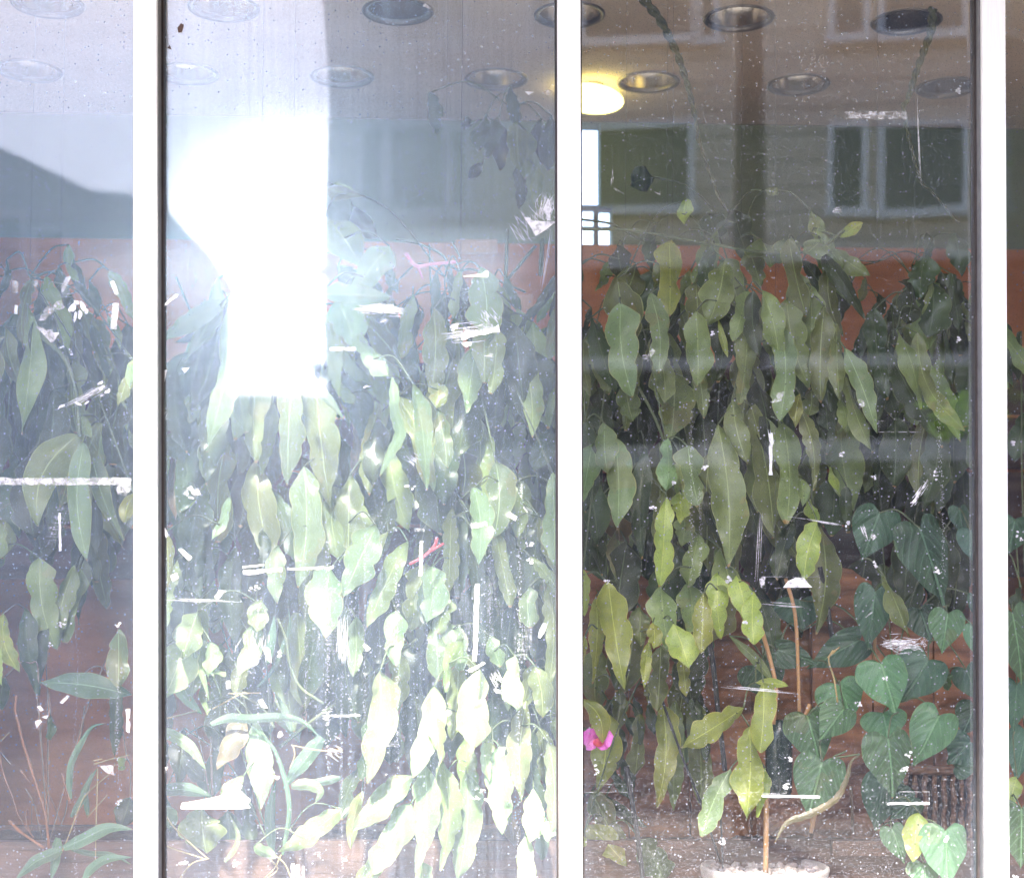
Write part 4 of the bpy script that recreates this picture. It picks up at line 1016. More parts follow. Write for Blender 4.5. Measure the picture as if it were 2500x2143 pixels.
pl.vine('b', [(560, 1440), (700, 1470), (830, 1530), (890, 1600), (960, 1640)], 16, .7); pl.vine('b', [(1230, 1380), (1222, 1600), (1215, 1776)], 22, .75); pl.vine('b', [(1400, 1480), (1300, 1600), (1220, 1700), (1200, 1776)], 20, .75); pl.vine('b', [(760, 1470), (770, 1776)], 12, .8); pl.vine('b', [(900, 1460), (950, 1560)], 12, .8); pl.vine('b', [(1440, 1440), (1430, 1660)], 30, .8); pl.vine('b', [(880, 1700), (1000, 1620), (1200, 1700), (1340, 1760)], 14, .7)
pl.fill()
pl.finish()
# --- dim plant on the rear shelf, upper
pc = basket('D', 1030, 215, 1.2, 40, 'small basket up under the ceiling at the middle mullion')
pl = Plant('trailing_cactus', 'dim trailing plant with bushy foliage high under the ceiling, left of the middle mullion', 'hanging plant', pc, 'trailing cacti in the shop window')
rows(pl, 'b', '''1250 520 1280 760 70 1.15 s d; 1290 740 1300 1010 110 1.1 s g; 1350 800 1340 1060 110 1.1 s g; 760 560 780 760 80 1.2 s d; 830 640 810 800 70 1.2 s d; 1290 1000 1300 1250 70 1.1 s d; 1400 1010 1420 1280 90 1.05 s g; 1100 690 1060 900 120 1.25 l d; 1180 700 1190 1010 130 1.25 l d; 1130 720 1100 940 120 1.25 l d; 1010 760 960 740 70 1.25 l d; 1080 990 1000 1080 60 1.2 l d; 1440 720 1440 980 110 1.2 l d; 1500 700 1480 1020 110 1.2 l d''')
pl.finish()

# --- middle pane lower right: sunlit cascade
pc = A('D', 930, 1010, .3)
pl = Plant('leaf_cactus', 'sunlit scalloped leaf cactus cascading down the lower right of the middle pane', 'hanging plant', pc, 'trailing cacti in the shop window')
rows(pl, 'h', '''850 -40 818 278 160 .24 s p; 940 150 885 340 130 .26 s g; 860 260 885 608 120 .22 s p; 640 220 640 525 130 .14 s p; 260 -40 230 355 190 .11 s p; 400 260 390 585 120 .2 s p; 545 570 468 1192 200 .07 s w; 665 470 640 808 120 .3 s g; 862 660 740 1165 150 .09 s w; 850 700 896 1085 100 .07 s w; 1125 560 1098 995 170 .07 s w; 960 290 1020 555 120 .2 s p; 1180 360 1245 535 100 .22 s p; 1330 480 1338 785 120 .1 s w; 1450 540 1492 825 115 .14 s g; 1530 40 1530 625 100 .2 s g; 1545 580 1570 965 90 .26 s g; 1400 740 1370 1305 130 .14 s w; 1065 930 1080 1340 110 .22 s g; 1155 950 1182 1195 70 .14 s w; 1245 1010 1258 1495 140 .12 s p; 1045 1160 1000 1755 190 .18 s p; 935 1150 898 1455 100 .2 s p;
 735 1180 400 1490 150 .09 s p; 725 1340 508 1735 170 .08 s p; 805 1110 755 1715 140 .08 s p; 785 1680 780 1900 110 .12 s p; 440 1270 378 1590 70 .2 l g; 1440 1250 1415 1555 110 .12 s w; 1525 980 1540 1500 120 .1 s w; 1390 1530 1400 1870 100 .1 s w; 1310 1380 1330 1595 90 .3 l b; 962 640 966 880 40 .4 l d; 1270 40 1250 205 80 .4 s d; 1410 80 1420 305 110 .2 s p; 1300 780 1240 1180 120 .42 s d; 1200 700 1180 1000 110 .42 s d; 840 950 880 1300 150 .36 s g; 1000 640 960 1080 130 .45 s d; 620 800 600 1100 120 .5 s d; 1480 900 1520 1240 110 .3 s g; 700 400 720 760 130 .42 s d; 540 200 560 540 120 .45 s d; 1520 1440 1530 1560 90 .08 s p; 440 520 420 760 100 .4 s d''')
pl.vine('h', [(-40, 1010), (120, 880), (270, 770), (400, 680), (520, 560), (600, 500), (760, 380)], 20, .32)
pl.fill()
pl.finish()
# --- middle pane lower left: lobed cactus with strap leaves
pr = A('g', 1600, 1640, .25)
pl = Plant('strap_leaf_shrub', 'tangle of lobed stems and arching strap leaves, bottom left of the middle pane', 'plant', pr)
rows(pl, 'g', '''1155 220 1070 480 150 .08 s p; 1080 400 960 720 200 .08 s w; 1180 380 1110 725 150 .14 s p; 1230 400 1215 600 120 .1 s p; 1525 150 1500 330 110 .07 s p; 1490 300 1395 600 130 .1 s p; 1200 630 1210 815 70 .16 l p; 1280 560 1250 590 90 .1 l p; 1430 850 1275 1130 120 .14 s b; 1490 840 1520 1350 130 .15 s p; 1180 1360 1205 1620 230 .3 s g; 1995 1370 1645 1610 120 .14 s g; 1420 1180 1285 1295 80 .1 l p; 1480 1590 1610 1650 70 .14 l p; 980 100 940 330 90 .3 s g; 940 440 945 700 60 .12 s w; 1470 380 1380 700 90 .3 s g; 1330 980 1220 1300 130 .4 s d; 1080 900 1040 1250 120 .45 s d; 1330 1380 1340 1640 150 .4 s d; 1460 1340 1480 1560 110 .4 s d; 1250 180 1240 330 90 .5 s d; 1060 1060 1190 1200 110 .35 l d; 960 1290 990 1500 120 .4 s d''')
pl.strap('g', [(1230, 880), (1330, 845), (1450, 850), (1600, 840), (1720, 850), (1800, 890), (1870, 960)], 56, .12); pl.strap('g', [(1880, 955), (1800, 1060), (1720, 1160), (1650, 1260)], 92, .24); pl.strap('g', [(1590, 1620), (1580, 1400), (1610, 1200)], 64, .22)
pl.strap('g', [(1650, 1640), (1690, 1400), (1670, 1220), (1610, 1040), (1540, 950), (1445, 870)], 30, .16); pl.strap('g', [(930, 905), (1040, 960), (1120, 1020), (1200, 1140)], 70, .1, 'p'); pl.strap('g', [(930, 1270), (1080, 1260), (1240, 1300)], 80, .12); pl.strap('g', [(1020, 660), (1090, 730), (1180, 820)], 60, .16, 'p')
pl.strap('g', [(1990, 1190), (1850, 1220), (1700, 1250)], 50, .12); pl.strap('g', [(1310, 1680), (1370, 1600), (1385, 1520), (1340, 1400)], 32, .14, 'p'); pl.strap('g', [(1700, 920), (1660, 800), (1600, 690)], 40, .2); pl.strap('g', [(1560, 520), (1590, 340), (1600, 240)], 50, .2); pl.strap('g', [(1500, 660), (1590, 560), (1650, 420), (1690, 300), (1680, 190)], 28, .2); pl.strap('g', [(1700, 1240), (1800, 1230), (1870, 1270), (1840, 1340)], 66, .1, 'p'); pl.strap('g', [(1130, 450), (1190, 620), (1220, 740)], 34, .1, 'p')
pl.vine('g', [(1620, 260), (1670, 380), (1690, 520), (1750, 660), (1890, 760)], 18, .18); pl.vine('g', [(1390, 700), (1500, 760), (1560, 820), (1600, 900)], 14, .16)
for q in ([(940, 852), (1150, 800)], [(1240, 790), (1330, 740), (1430, 690)], [(1330, 700), (1520, 695)], [(1050, 1776), (1120, 1690), (1220, 1660)], [(1560, 1650), (1620, 1720), (1560, 1776)], [(1590, 1630), (1660, 1690), (1700, 1776)], [(1640, 1640), (1600, 1720), (1540, 1776)], [(940, 1350), (1000, 1460), (1120, 1580), (1210, 1660)], [(930, 1570), (1060, 1620), (1200, 1665)], [(1710, 1000), (1720, 1060), (1690, 1140)], [(2000, 1030), (1860, 1030), (1700, 1000)]):
    pl.vine('g', q, 9, .16, m_straw, name='straw')
pl.vine('g', [(1230, 950), (1235, 1150), (1240, 1290)], 14, .3, m_twig2, name='twig'); pl.vine('g', [(1120, 850), (1160, 960), (1190, 1100), (1220, 1280)], 10, .3, m_twig2, name='twig')
pl.finish(0.002, 0.2)

# --- right pane, left cascade
pc = basket('D', 1265, 560, 0.5, 70, 'dark hanging basket beside the middle mullion in the right pane')
pl = Plant('leaf_cactus', 'tall leaf cactus cascade along the left side of the right pane, brightest at its foot', 'hanging plant', pc, 'trailing cacti in the shop window')
rows(pl, 'f', '''235 -40 270 330 160 .3 s g; 250 80 302 478 150 .24 s p; 385 30 420 372 100 .24 s p; 425 300 448 515 80 .3 s g; 110 220 195 474 110 .34 s g; 85 240 112 475 70 .28 s g; 150 460 170 700 110 .42 s d; 275 440 305 600 90 .4 s g; 180 620 192 835 110 .16 s p; 225 680 235 1078 125 .15 s p; 120 720 78 960 110 .14 s p; 455 690 457 915 100 .16 s p; 555 720 600 975 130 .12 s p; 365 730 348 1205 80 .34 s d; 455 950 430 1335 90 .14 s y; 520 930 522 1062 80 .2 s y; 540 1040 530 1165 80 .24 s g; 130 980 108 1275 120 .4 s d; 240 1030 250 1215 110 .42 s b; 600 1120 555 1345 110 .24 s g; 700 1180 770 1420 120 .2 s g; 480 1150 470 1330 80 .36 s d; 330 480 340 760 110 .45 s d; 95 480 100 760 90 .45 s g; 60 300 90 560 80 .4 s g; 470 200 545 550 110 .5 s d; 300 620 310 900 130 .5 s d''')
rows(pl, 'c', '''470 1090 472 1412 132 .32 s y; 640 1080 655 1390 100 .4 s g; 545 900 538 1008 62 .5 l y; 235 1110 270 1280 90 .55 l d; 320 1190 260 1340 110 .5 l g; 400 1230 300 1400 130 .5 s d''')
rows(pl, 'i', '''195 40 268 512 130 .09 s y; 140 100 122 478 66 .22 s y; 435 60 470 335 120 .18 s g; 395 220 400 335 60 .14 s y; 382 300 358 508 44 .16 s y; 432 330 418 610 110 .24 s g; 490 225 556 418 112 .1 s y; 530 380 546 545 72 .2 s y; 625 90 614 348 80 .08 s y; 690 0 702 282 90 .16 s y; 775 10 818 225 95 .13 s y; 850 80 852 310 90 .13 s y; 340 150 342 318 90 .34 s g; 560 40 560 260 110 .3 s g; 80 -20 84 180 50 .12 s y; 250 20 310 160 110 .36 s d; 90 280 75 420 40 .12 s y''')
pl.vine('f', [(330, 450), (400, 580), (440, 680), (462, 740)], 14, .3)
pl.vine('c', [(60, 990), (200, 1010), (280, 1050), (350, 1085), (430, 1100)], 12, .7); pl.vine('c', [(80, 1036), (300, 1040), (500, 1075), (700, 1110), (850, 1135), (1000, 1143), (1140, 1130), (1200, 1090), (1260, 1040)], 15, .4)
pl.fill()
pl.finish()
# --- right pane, dim lower leaves in shade
pc = A('D', 1350, 1290, .5)
pl = Plant('leaf_cactus', 'shaded olive leaf cactus low in the right pane in front of the terracotta', 'hanging plant', pc, 'trailing cacti in the shop window')
rows(pl, 'i', '''440 590 412 1038 115 .3 s y; 500 570 490 1045 80 .4 s g; 560 540 625 835 60 .44 s d; 185 620 150 965 125 .34 s y; 160 320 140 620 110 .5 s g; 600 600 640 840 70 .46 s d; 280 650 340 770 60 .4 l d; 220 680 230 880 80 .45 s d; 380 580 400 720 50 .44 s d; 120 980 260 1280 120 .42 s g; 340 1200 440 1380 130 .3 s d; 80 1180 70 1250 40 .2 s y; 100 1130 270 1310 110 .35 s y''')
pl.fill()
pl.finish()
# --- right pane, centre
pc = basket('D', 1500, 500, 0.5, 80, 'dark hanging basket in the middle of the right pane')
pl = Plant('leaf_cactus', 'leaf cactus with many long narrow leaves filling the centre of the right pane', 'hanging plant', pc, 'trailing cacti in the shop window')
rows(pl, 'f', '''590 -20 597 250 90 .34 s g; 590 110 598 434 112 .24 s g; 720 -120 645 165 150 .28 s g; 690 140 732 312 26 .3 l y; 820 20 762 235 80 .3 s g; 825 160 790 512 92 .26 s g; 890 20 962 335 118 .22 s g; 975 180 972 585 112 .2 s p; 1000 60 1100 444 120 .26 s g; 1170 90 1155 505 110 .26 s g; 1110 0 1120 420 120 .34 s g; 1225 170 1238 505 72 .24 s g; 1265 280 1402 645 92 .18 s p; 1265 410 1382 732 80 .22 s g; 1240 500 1268 668 62 .26 s g; 1060 480 1040 628 56 .2 s y; 1110 470 1100 575 90 .34 s g; 1190 560 1180 670 90 .4 s g;
 755 510 820 785 100 .26 s g; 690 620 735 1235 140 .22 s g; 840 540 938 1105 170 .26 s g; 900 600 870 1000 150 .3 s g; 985 620 1000 1048 125 .24 s g; 1060 540 1120 900 66 .2 s g; 1062 860 1072 988 52 .24 s g; 800 880 780 1060 60 .28 s y; 1200 810 1242 938 42 .3 l y; 1140 1060 1080 1315 92 .18 s y; 1110 960 1130 1080 60 .3 s y; 620 560 640 900 120 .42 s d; 780 480 800 680 70 .4 s d; 650 760 640 1060 110 .36 s g; 1150 520 1180 690 70 .42 s d; 880 250 860 520 110 .45 s d; 700 400 690 640 110 .5 s d; 1040 300 1040 560 120 .45 s d; 950 720 960 1010 140 .36 s g; 1270 900 1280 1080 50 .4 l d''')
rows(pl, 'c', '''1010 1080 1085 1412 120 .3 s g; 890 1090 930 1200 160 .4 s g; 1040 1090 990 1170 130 .38 s p; 1150 1090 1080 1150 110 .4 s g; 1200 1130 1370 1240 80 .45 s g; 1240 1075 1340 1010 46 .42 l y; 760 950 830 1180 110 .5 s d; 830 1130 880 1290 90 .45 s g; 700 1180 780 1380 120 .45 s g; 1110 950 1150 1080 60 .5 l g; 900 860 960 870 40 .5 l g; 400 800 300 830 100 .9 l d; 640 960 680 1080 120 .6 s d''')
pl.fill()
pl.finish()
# --- right pane, right
pc = basket('D', 1850, 560, 0.55, 60, 'dark hanging basket at the right edge of the right pane')
pl = Plant('leaf_cactus', 'darker leaf cactus with two long drooping leaves at the right edge of the right pane', 'hanging plant', pc, 'trailing cacti in the shop window')
rows(pl, 'f', '''1500 190 1597 537 100 .26 s g; 1590 210 1795 625 105 .28 s g .14; 1560 -40 1540 160 140 .4 s d; 1660 -20 1640 220 140 .45 s d; 1470 80 1480 260 90 .5 s d; 1720 40 1780 300 100 .5 s d; 1450 420 1500 600 80 .5 s d; 1600 640 1600 860 140 .5 s d; 1690 760 1690 1010 90 .5 s d; 1420 700 1400 930 60 .5 s d; 1330 640 1330 800 110 .55 s d''')
rows(pl, 'c', '''1620 1160 1600 1340 140 .45 s d; 1760 1050 1790 1240 90 .6 s d; 1700 1230 1760 1400 100 .5 s d''')
for q in ((1830, 500, 1808, 612, 34), (1850, 490, 1845, 600, 22), (1640, 590, 1650, 660, 26), (1680, 580, 1690, 650, 30), (1710, 590, 1720, 650, 26), (1740, 600, 1745, 655, 24), (1660, 640, 1680, 700, 24), (1690, 660, 1690, 724, 22), (1770, 620, 1790, 670, 26), (1800, 610, 1800, 660, 24), (1750, 560, 1760, 610, 20)):
    pl.leaf('f', *q, .7, 'l', 'y')
pl.fill()
pl.finish(0.0016)

# --- philodendron, right
pc = A('i', 1480, 420, .42)
pl = Plant('heart_leaf_philodendron', 'climbing plant with glossy heart shaped leaves in the lower right of the right pane', 'plant', pc, 'heart leaved plants in the shop window')
hearts(pl, 'i', '''1400 80 1368 325 155 .26 H; 1728 180 1704 345 142 .2 h; 1846 240 1872 380 90 .2 h; 960 345 1132 388 125 .3 H; 1330 300 1110 410 150 .36 H; 1425 405 1500 612 212 .2 h; 1640 390 1530 568 210 .28 H; 1235 500 1300 655 205 .3 h; 1435 630 1462 748 185 .24 h; 1092 640 1162 852 200 .2 h; 1258 610 1160 742 150 .17 h; 1458 745 1490 1000 205 .15 h; 1690 640 1582 855 185 .22 h; 1830 760 1740 850 150 .3 H; 1850 600 1800 720 130 .34 H; 1160 850 1100 1090 205 .15 h; 1440 930 1402 1148 165 .3 H; 1580 1010 1485 1100 130 .26 H; 1475 1150 1532 1292 105 .22 h; 1718 1160 1738 1400 205 .12 h; 1620 1310 1640 1420 140 .14 h; 1810 430 1868 570 130 .34 H; 880 420 920 560 190 .42 H; 1060 120 1070 250 210 .46 H; 1600 160 1660 290 150 .34 H; 1850 100 1870 210 60 .3 H; 1760 870 1860 850 110 .3 H; 1700 480 1740 460 90 .34 h; 1560 1180 1530 1260 100 .3 H''')
hearts(pl, 'f', '''1420 1020 1345 1215 190 .3 H; 1600 1090 1725 1420 220 .26 H; 1830 1100 1850 1230 110 .34 H; 1780 1000 1800 1110 90 .4 H''')
rows(pl, 'i', '1440 10 1545 272 100 .2 s g; 1600 1080 1572 1292 100 .14 l y')
pl.vine('i', [(1230, 580), (1215, 480), (1190, 380), (1240, 330)], 8, .16, m_straw, name='dry_flower_stalk'); pl.vine('i', [(1185, 380), (1210, 345), (1195, 370), (1225, 345)], 6, .16, m_straw, name='dry_flower_stalk')
pl.finish(0.0022, 0.22)
pc = A('i', 2090, 500, .45)
pl = Plant('heart_leaf_philodendron', 'heart leaved plant cut by the right picture edge, right of the last white mullion', 'plant', pc, 'heart leaved plants in the shop window')
hearts(pl, 'f', '''2030 1050 2010 1200 170 .3 H'''); hearts(pl, 'i', '''2020 180 2080 480 170 .22 h; 2040 500 2030 700 130 .3 H; 2060 1060 2065 1320 200 .14 h; 2080 720 2040 930 130 .34 H''')
rows(pl, 'i', '2040 920 2010 1050 70 .2 l y; 2060 60 2040 200 80 .3 s d'); rows(pl, 'f', '2060 200 2040 420 90 .6 s d; 2080 560 2030 780 100 .6 s d')
pl.finish(0.002, 0.3)

# --- yellowing cactus at the canes
pc = A('i', 950, 480, .2)
pl = Plant('leaf_cactus', 'yellowing leaf cactus tied to the canes in the lower middle of the right pane', 'plant', pc)
rows(pl, 'i', '''805 605 535 775 110 .1 s y; 895 490 880 792 112 .08 s y; 832 690 818 1095 140 .1 s y; 905 880 868 1090 70 .13 s y; 745 880 620 1172 105 .11 s p; 740 280 930 480 40 .2 l g; 860 490 1000 505 40 .1 l y''')
pl.strap('i', [(1335, 815), (1290, 850), (1270, 930), (1220, 1020), (1110, 1085), (1000, 1125), (945, 1215)], 36, .1, 'b', 's')
pl.vine('i', [(1270, 800), (1210, 830), (1330, 815)], 8, .14)
pl.finish(0.002, 0.2)
for pts, m, wpx, dep, lab in (([(995, 20), (1030, 140), (1044, 250), (1052, 430), (1058, 640)], m_cane, 17, .3, 'forked orange cane below the taped white scrap'), ([(880, 230), (910, 330), (945, 470), (952, 560), (940, 680)], m_cane, 20, .2, 'orange cane tied behind the yellow leaf'), ([(905, 950), (908, 1100), (905, 1360)], m_cane, 26, .2, 'pale cane standing up out of the pebble pot'), ([(1140, 1000), (1125, 1090), (1108, 1170)], m_cane, 22, .26, 'short cane stub behind the lowest middle heart leaf'), ([(1105, 590), (1080, 650)], m_cane, 20, .24, 'little cut cane stub above the heart leaf'),
        ([(430, 550), (530, 830), (610, 1030), (700, 1300)], m_black, 12, .26, 'thin black stake leaning right across the terracotta'), ([(648, 270), (672, 450), (690, 620), (722, 890)], m_black, 24, .34, 'thick dark green stake right of the yellow leaves'), ([(276, 870), (305, 1050), (325, 1180), (352, 1390)], m_black, 24, .22, 'black stake in the bottom left of the right pane'), ([(1150, -30), (1180, 120), (1205, 290)], m_black, 22, .42, 'dark stake behind the heart leaves near the taped scrap'), ([(700, 1050), (712, 1330)], m_black, 9, .22, 'thin black rod above the pebble pot'), ([(1290, 960), (1300, 1165)], m_twig2, 14, .5, 'grey upright rod left of the wicker basket'), ([(1400, 250), (1395, 390)], m_cane, 16, .4, 'orange stub below the dark heart leaf')):
    bm = NB(); q = smooth_path([A('i', x, y, dep) for x, y in pts], 6); r = size('i', wpx, dep) / 2
    tube(bm, q, r, 9, r * 0.92, jit=0.04)
    t = obj('garden_cane' if m is m_cane else 'plant_stake', bm, m, None, True, loc=tuple(q[-1]))
    tag(t, lab, 'cane' if m is m_cane else 'stake', 'canes and stakes in the right pane')

# --- orchid at the middle mullion
oc = A('i', 140, 745, .12)
t = thing('orchid', 'magenta orchid bloom with a green leaf at the middle mullion', 'flower', oc)
rr = size('i', 78, .12)
for k, (a, ln, wd_) in enumerate(((0.15, 1.0, 0.85), (2.9, 1.0, 0.85), (1.57, 0.95, 0.55), (-2.3, 0.9, 0.5), (-0.8, 0.9, 0.5))):
    dirv = Vector((math.cos(a), -0.25, math.sin(a) * 0.9)); tip = oc + dirv * rr * ln
    side = Vector((-dirv.z, 0, dirv.x)) * 0
    pts = [oc.lerp(tip, q / 6) + Vector((0, -0.006 * math.sin(q / 6 * 3.14), 0)) for q in range(7)]
    obj('petal', leaf_bm(pts, rr * wd_ * 1.3, 'l', Vector((0.1, -1, 0.15)), 0.1, 0.1, k + 5), m_petal, t, True)
bm = NB(); bmesh.ops.create_uvsphere(bm, u_segments=12, v_segments=8, radius=1, matrix=Matrix.Translation(oc + Vector((0.005, -0.012, -0.008))) @ Matrix.Diagonal((0.014, 0.01, 0.011, 1))); obj('lip', bm, m_lip, t, True)
B, T = A('i', 60, 560, .1), A('i', 168, 765, .09)
obj('leaf', leaf_bm([B.lerp(T, k / 8) + Vector((0.02 * math.sin(k / 8 * 3.14), 0, 0.012 * math.sin(k / 8 * 3.14))) for k in range(9)], size('i', 88, .1), 'l', Vector((0.1, -1, 0.2)), seed=77), LM['y'], t, True)
bm = NB(); tube(bm, smooth_path([oc, A('i', 40, 700, .16), A('i', -10, 1000, .25), A('i', 10, 1400, .3)], 6), 0.003, 6); obj('stem', bm, m_stem, t, True)

# --- pots, basket, bottle, planks
pp = A('i', 900, 1330, .24); rp = size('i', 290, .24)
t = thing('pebble_pot', 'wide pale bowl of pinkish pebbles at the bottom of the right pane', 'pot', pp - Vector((0, 0, .16)))
bm = NB(); rg = lathe(bm, pp, [(rp * .55, -.16), (rp * .8, -.10), (rp * .97, -.02), (rp, 0), (rp * .98, .008), (rp * .93, .006), (rp * .9, -.03)], 40); bm.faces.new(rg[0][::-1]); obj('bowl', bm, m_pot, t, True)
bm = NB()
for k in range(260):
    a, q = random.uniform(0, 6.28), rp * .88 * math.sqrt(random.random()); s_ = random.uniform(.006, .012)
    bmesh.ops.create_icosphere(bm, subdivisions=1, radius=s_, matrix=Matrix.Translation(pp + Vector((q * math.cos(a), q * math.sin(a), -.012 + random.uniform(-.004, .008)))) @ Matrix.Rotation(random.random() * 3, 4, 'X') @ Matrix.Diagonal((1.2, 1, .7, 1)))
o = obj('pebbles', bm, m_peb, t, True); o['kind'] = 'stuff'
pb = A('i', 1610, 1180, .72)
t = thing('wicker_basket', 'brown wicker basket behind the heart leaves at the lower right', 'basket', pb)
bm = NB(); RBk, HB = size('i', 300, .72), size('i', 320, .72)
for k in range(46):
    a = 2 * math.pi * k / 46
    tube(bm, [pb + Vector((RBk * (1 + .03 * math.sin(j * 1.7 + k * 3.1)) * math.cos(a + .01 * math.sin(j)), RBk * math.sin(a), HB * j / 14)) for j in range(15)], 0.008, 6, jit=.22)
obj('weave', bm, m_wicker, t, True)
bm = NB(); lathe(bm, pb, [(RBk * .95, 0.0), (RBk * .955, HB)], 30); obj('lining', bm, m_basket, t, True)
bm = NB()
for z in (0.0, HB):
    tube(bm, [pb + Vector((RBk * 1.02 * math.cos(2 * math.pi * k / 40), RBk * 1.02 * math.sin(2 * math.pi * k / 40), z)) for k in range(41)], 0.013, 8)
obj('rim', bm, m_wicker, t, True)
pb = A('i', 965, 1000, .4); rb = size('i', 62, .4); hb_ = size('i', 340, .4)
t = thing('glazed_bottle', 'dark green glazed bottle behind the yellowing leaves', 'bottle', pb)
bm = NB(); rg = lathe(bm, pb, [(rb * .8, 0), (rb * .95, hb_ * .05), (rb, hb_ * .3), (rb * .98, hb_ * .75), (rb * .8, hb_ * .92), (rb * .5, hb_ * .98), (rb * .48, hb_)], 28); bm.faces.new(rg[0][::-1]); bm.faces.new(rg[-1]); obj('body', bm, m_bottle, t, True)
bm = NB(); lathe(bm, pb, [(rb * .7, -.004), (rb * .86, -.006), (rb * .9, .003), (rb * .8, .006)], 28); obj('foot_ring', bm, m_pot, t, True)
# planter shelf that carries the floor plants
zs = A('D', 500, 1702, .12).z
t = thing('planter_trough', 'long brown plank planter along the foot of the window', 'planter', (0.1, .3, .52))
bxo('front_board', (-1.83, 2.1, .34, .37, .56, zs - 0.03), m_wood, t); bxo('rear_board', (-1.83, 2.1, .80, .83, .56, zs - .05), m_wood, t); bxo('end_board', (-1.83, -1.8, .372, .798, .56, zs - .04), m_wood, t); bxo('end_board', (2.07, 2.1, .372, .798, .56, zs - .04), m_wood, t)
bm = NB(); bmesh.ops.create_grid(bm, x_segments=120, y_segments=16, size=1, matrix=Matrix.Translation((.135, .585, zs - .065)) @ Matrix.Diagonal((1.93, .212, 1, 1)))
for v in bm.verts: v.co.z += random.uniform(-.012, .012)
obj('soil', bm, m_soil, t, True)
bxo('bottom_board', (-1.8, 2.07, .372, .798, .54, .56), m_wood, t)
bxo('shelf_board', (-1.95, 2.2, .06, .34, .50, .53), m_wood, t)
za = A('i', 1350, 1235, .3).z
bx = A('i', 1200, 1240, .32).x; bx2 = A('i', 1870, 1240, .32).x
t = tag(bxo('wooden_plank', (bx, bx2, .30, .33, za - .022, za + .016), m_wood), 'reddish plank edge below the wicker basket at lower right', 'plank')
tq = A('D', 1440, 1400, .62)
tw = thing('lit_wall_stand_in', 'added terracotta planks standing in for the lit wall behind the right pane plants', 'screen', (tq.x, .62, .86))  # planks added near the glass to catch light in place of the dim wall
x0_, x1_ = A('D', 1150, 1400, .62).x, A('D', 2010, 1400, .62).x
zt_ = A('D', 1400, 1210, .62).z; n_ = 7
for k in range(n_):
    xa_, xb_ = x0_ + (x1_ - x0_) * k / n_ + .002, x0_ + (x1_ - x0_) * (k + 1) / n_ - .002
    yo = random.uniform(-.012, .012); top = zt_ + random.uniform(-.08, .09)
    bm = NB(); bmesh.ops.create_grid(bm, x_segments=6, y_segments=40, size=.5)
    for v in bm.verts:
        X, Y = v.co.x + .5, v.co.y + .5
        v.co = Vector((xa_ + (xb_ - xa_) * X, .62 + yo + random.uniform(-.002, .002), .86 + (top - .86 + .02 * math.sin(X * 7 + k)) * Y))
    r = bmesh.ops.extrude_face_region(bm, geom=bm.faces[:])
    for v in [v for v in r['geom'] if isinstance(v, bmesh.types.BMVert)]: v.co.y += .02
    bmesh.ops.recalc_face_normals(bm, faces=bm.faces)
    obj('plank', bm, m_terra2, tw)
rk = thing('dark_backdrop_rack', 'added dark brown slatted backdrop behind the hanging leaves', 'rack', (0.1, 1.35, 0.03))  # dark backdrop added where the space behind the leaves lies in shade
for y0_, y1_ in ((735, 840), (848, 950), (958, 1060), (1068, 1170)):
    bxo('slat', (-1.9, 2.2, 1.35, 1.38, A('D', 500, y1_, 1.35).z, A('D', 500, y0_, 1.35).z), m_backdrop, rk)
for x_ in (-1.88, -0.9, 0.12, 1.14, 2.12):
    bxo('upright', (x_, x_ + .05, 1.381, 1.43, .03, A('D', 500, 730, 1.35).z), m_backdrop, rk)
# board, ribbon, red stalk on the partition
c = A('b', 1045, 1500, 1.74); hw, hh = size('b', 125, 1.74), size('b', 42, 1.74)
tag(bxo('tan_board', (c.x - hw, c.x + hw, 1.70, 1.715, c.z - hh, c.z + hh), m_tan, bevel=.003), 'small tan board at the top of the terracotta wall, left of the middle mullion', 'board')
c = A('e', 1410, 125, 1.74); hw, hh = size('e', 72, 1.74), size('e', 66, 1.74)
tag(bxo('tan_board', (c.x - hw, c.x + hw, 1.70, 1.715, c.z - hh, c.z + hh), m_tan, bevel=.003), 'squarish salmon board low on the terracotta wall behind the leaves', 'board')
bm = NB(); tube(bm, smooth_path([A('b', 620, 1530, .6), A('b', 680, 1600, .58), A('b', 780, 1590, .58), A('b', 930, 1576, .6)], 6), .006, 8, .004); tube(bm, smooth_path([A('b', 690, 1600, .58), A('b', 720, 1680, .58)], 4), .004, 6, .002)
tag(obj('plastic_ribbon', bm, m_pink, None, True, tuple(A('b', 700, 1590, .6))), 'pink plastic ribbon hanging before the terracotta in the middle pane', 'ribbon')
bm = NB(); tube(bm, smooth_path([A('e', 740, 1670, .16), A('e', 830, 1620, .17), A('e', 890, 1560, .18), A('e', 905, 1510, .18)], 6), .0036, 8, .0045); tube(bm, [A('e', 870, 1590, .17), A('e', 945, 1545, .18)], .004, 8, .003)
tag(obj('red_stalk', bm, m_red, None, True, tuple(A('e', 905, 1510, .18))), 'short forked red stalk in the centre of the middle pane', 'stalk')
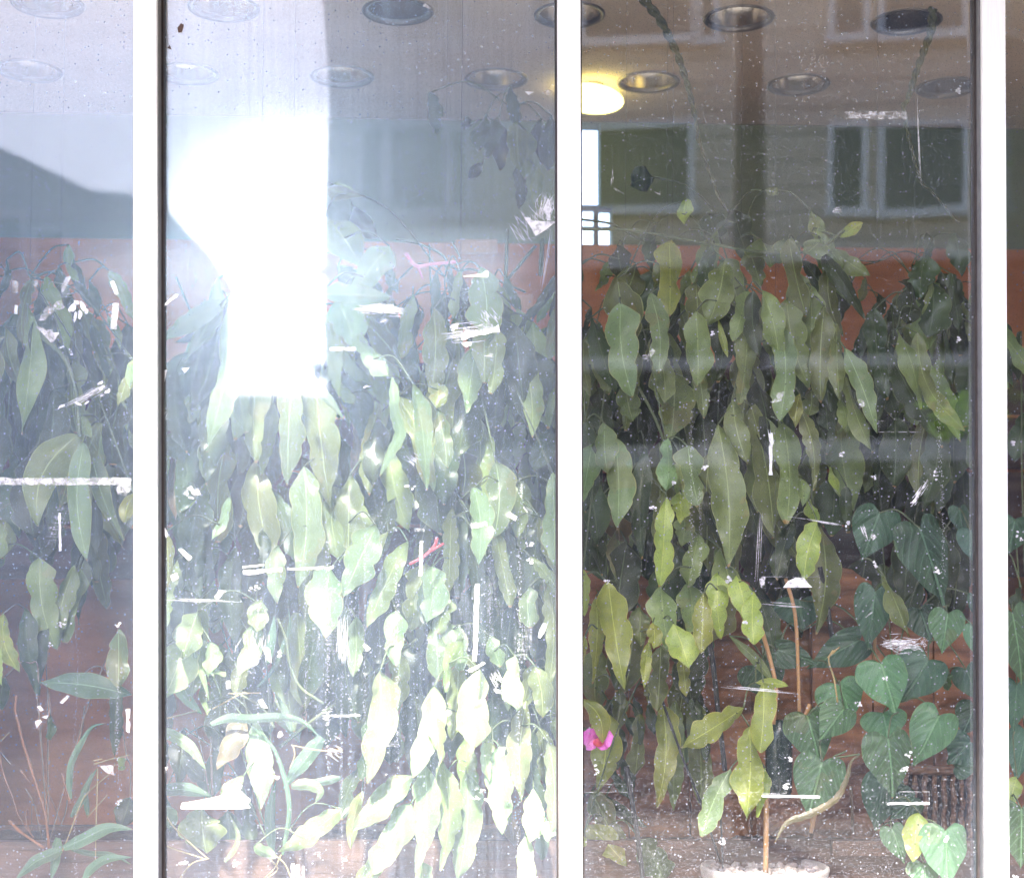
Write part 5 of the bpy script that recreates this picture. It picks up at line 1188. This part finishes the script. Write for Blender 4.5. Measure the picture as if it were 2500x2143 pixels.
# braided hanging cords in the right pane
def cord(c, pts, wpx, dep, label, dep2):
    q = smooth_path([A(c, x, y, dep + (dep2 - dep) * i / (len(pts) - 1)) for i, (x, y) in enumerate(pts)], 16)
    top = Vector((q[0].x, q[0].y, ZC)); r0 = size(c, wpx[0], dep) / 4; r1 = size(c, wpx[1], dep) / 4
    bm = NB(); L = 0
    for s in (0, 1):
        path = []; L = 0.0
        for i, p in enumerate(q):
            if i: L += (q[i] - q[i - 1]).length
            rr = r0 + (r1 - r0) * i / (len(q) - 1); a = L * 62 * (0.05 / max(.02, r0 * 4)) + math.pi * s
            path.append(p + Vector((math.cos(a) * rr * .8, math.sin(a) * rr * .8, 0)))
        tube(bm, path, r0, 8, r1)
    return tag(obj('braided_cord', bm, m_rope, None, True, tuple(q[0])), label, 'cord', 'braided hanging cords')
cord('c', [(330, -40), (370, 20), (420, 80), (470, 170), (510, 260), (550, 380), (585, 520), (606, 640), (700, 900), (780, 1000)], (62, 14), .55, 'thick braided cord slanting down from the upper left of the right pane', .52)
cord('c', [(1660, 40), (1652, 140), (1620, 230), (1580, 340), (1548, 450), (1530, 510), (1600, 800), (1660, 870), (1780, 1010)], (52, 12), .6, 'braided cord hanging below the black downlight at the upper right', .56)

# --- deep dim foliage that closes the view between the front plants; dark leaf colour imitates shade
def dim_plant(label, x0, x1, y0, y1, n, d0, d1):
    pc = A('D', (x0 + x1) / 2, y0 - 30, (d0 + d1) / 2)
    pl = Plant('trailing_cactus', label, 'hanging plant', pc, 'dim plants behind the front row')
    for k in range(n):
        x = random.uniform(x0, x1); y = random.uniform(y0, y1); ln = random.uniform(110, 210)
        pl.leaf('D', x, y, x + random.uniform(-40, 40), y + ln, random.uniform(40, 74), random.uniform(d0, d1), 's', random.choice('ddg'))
    pl.finish(0.002, 0.3)
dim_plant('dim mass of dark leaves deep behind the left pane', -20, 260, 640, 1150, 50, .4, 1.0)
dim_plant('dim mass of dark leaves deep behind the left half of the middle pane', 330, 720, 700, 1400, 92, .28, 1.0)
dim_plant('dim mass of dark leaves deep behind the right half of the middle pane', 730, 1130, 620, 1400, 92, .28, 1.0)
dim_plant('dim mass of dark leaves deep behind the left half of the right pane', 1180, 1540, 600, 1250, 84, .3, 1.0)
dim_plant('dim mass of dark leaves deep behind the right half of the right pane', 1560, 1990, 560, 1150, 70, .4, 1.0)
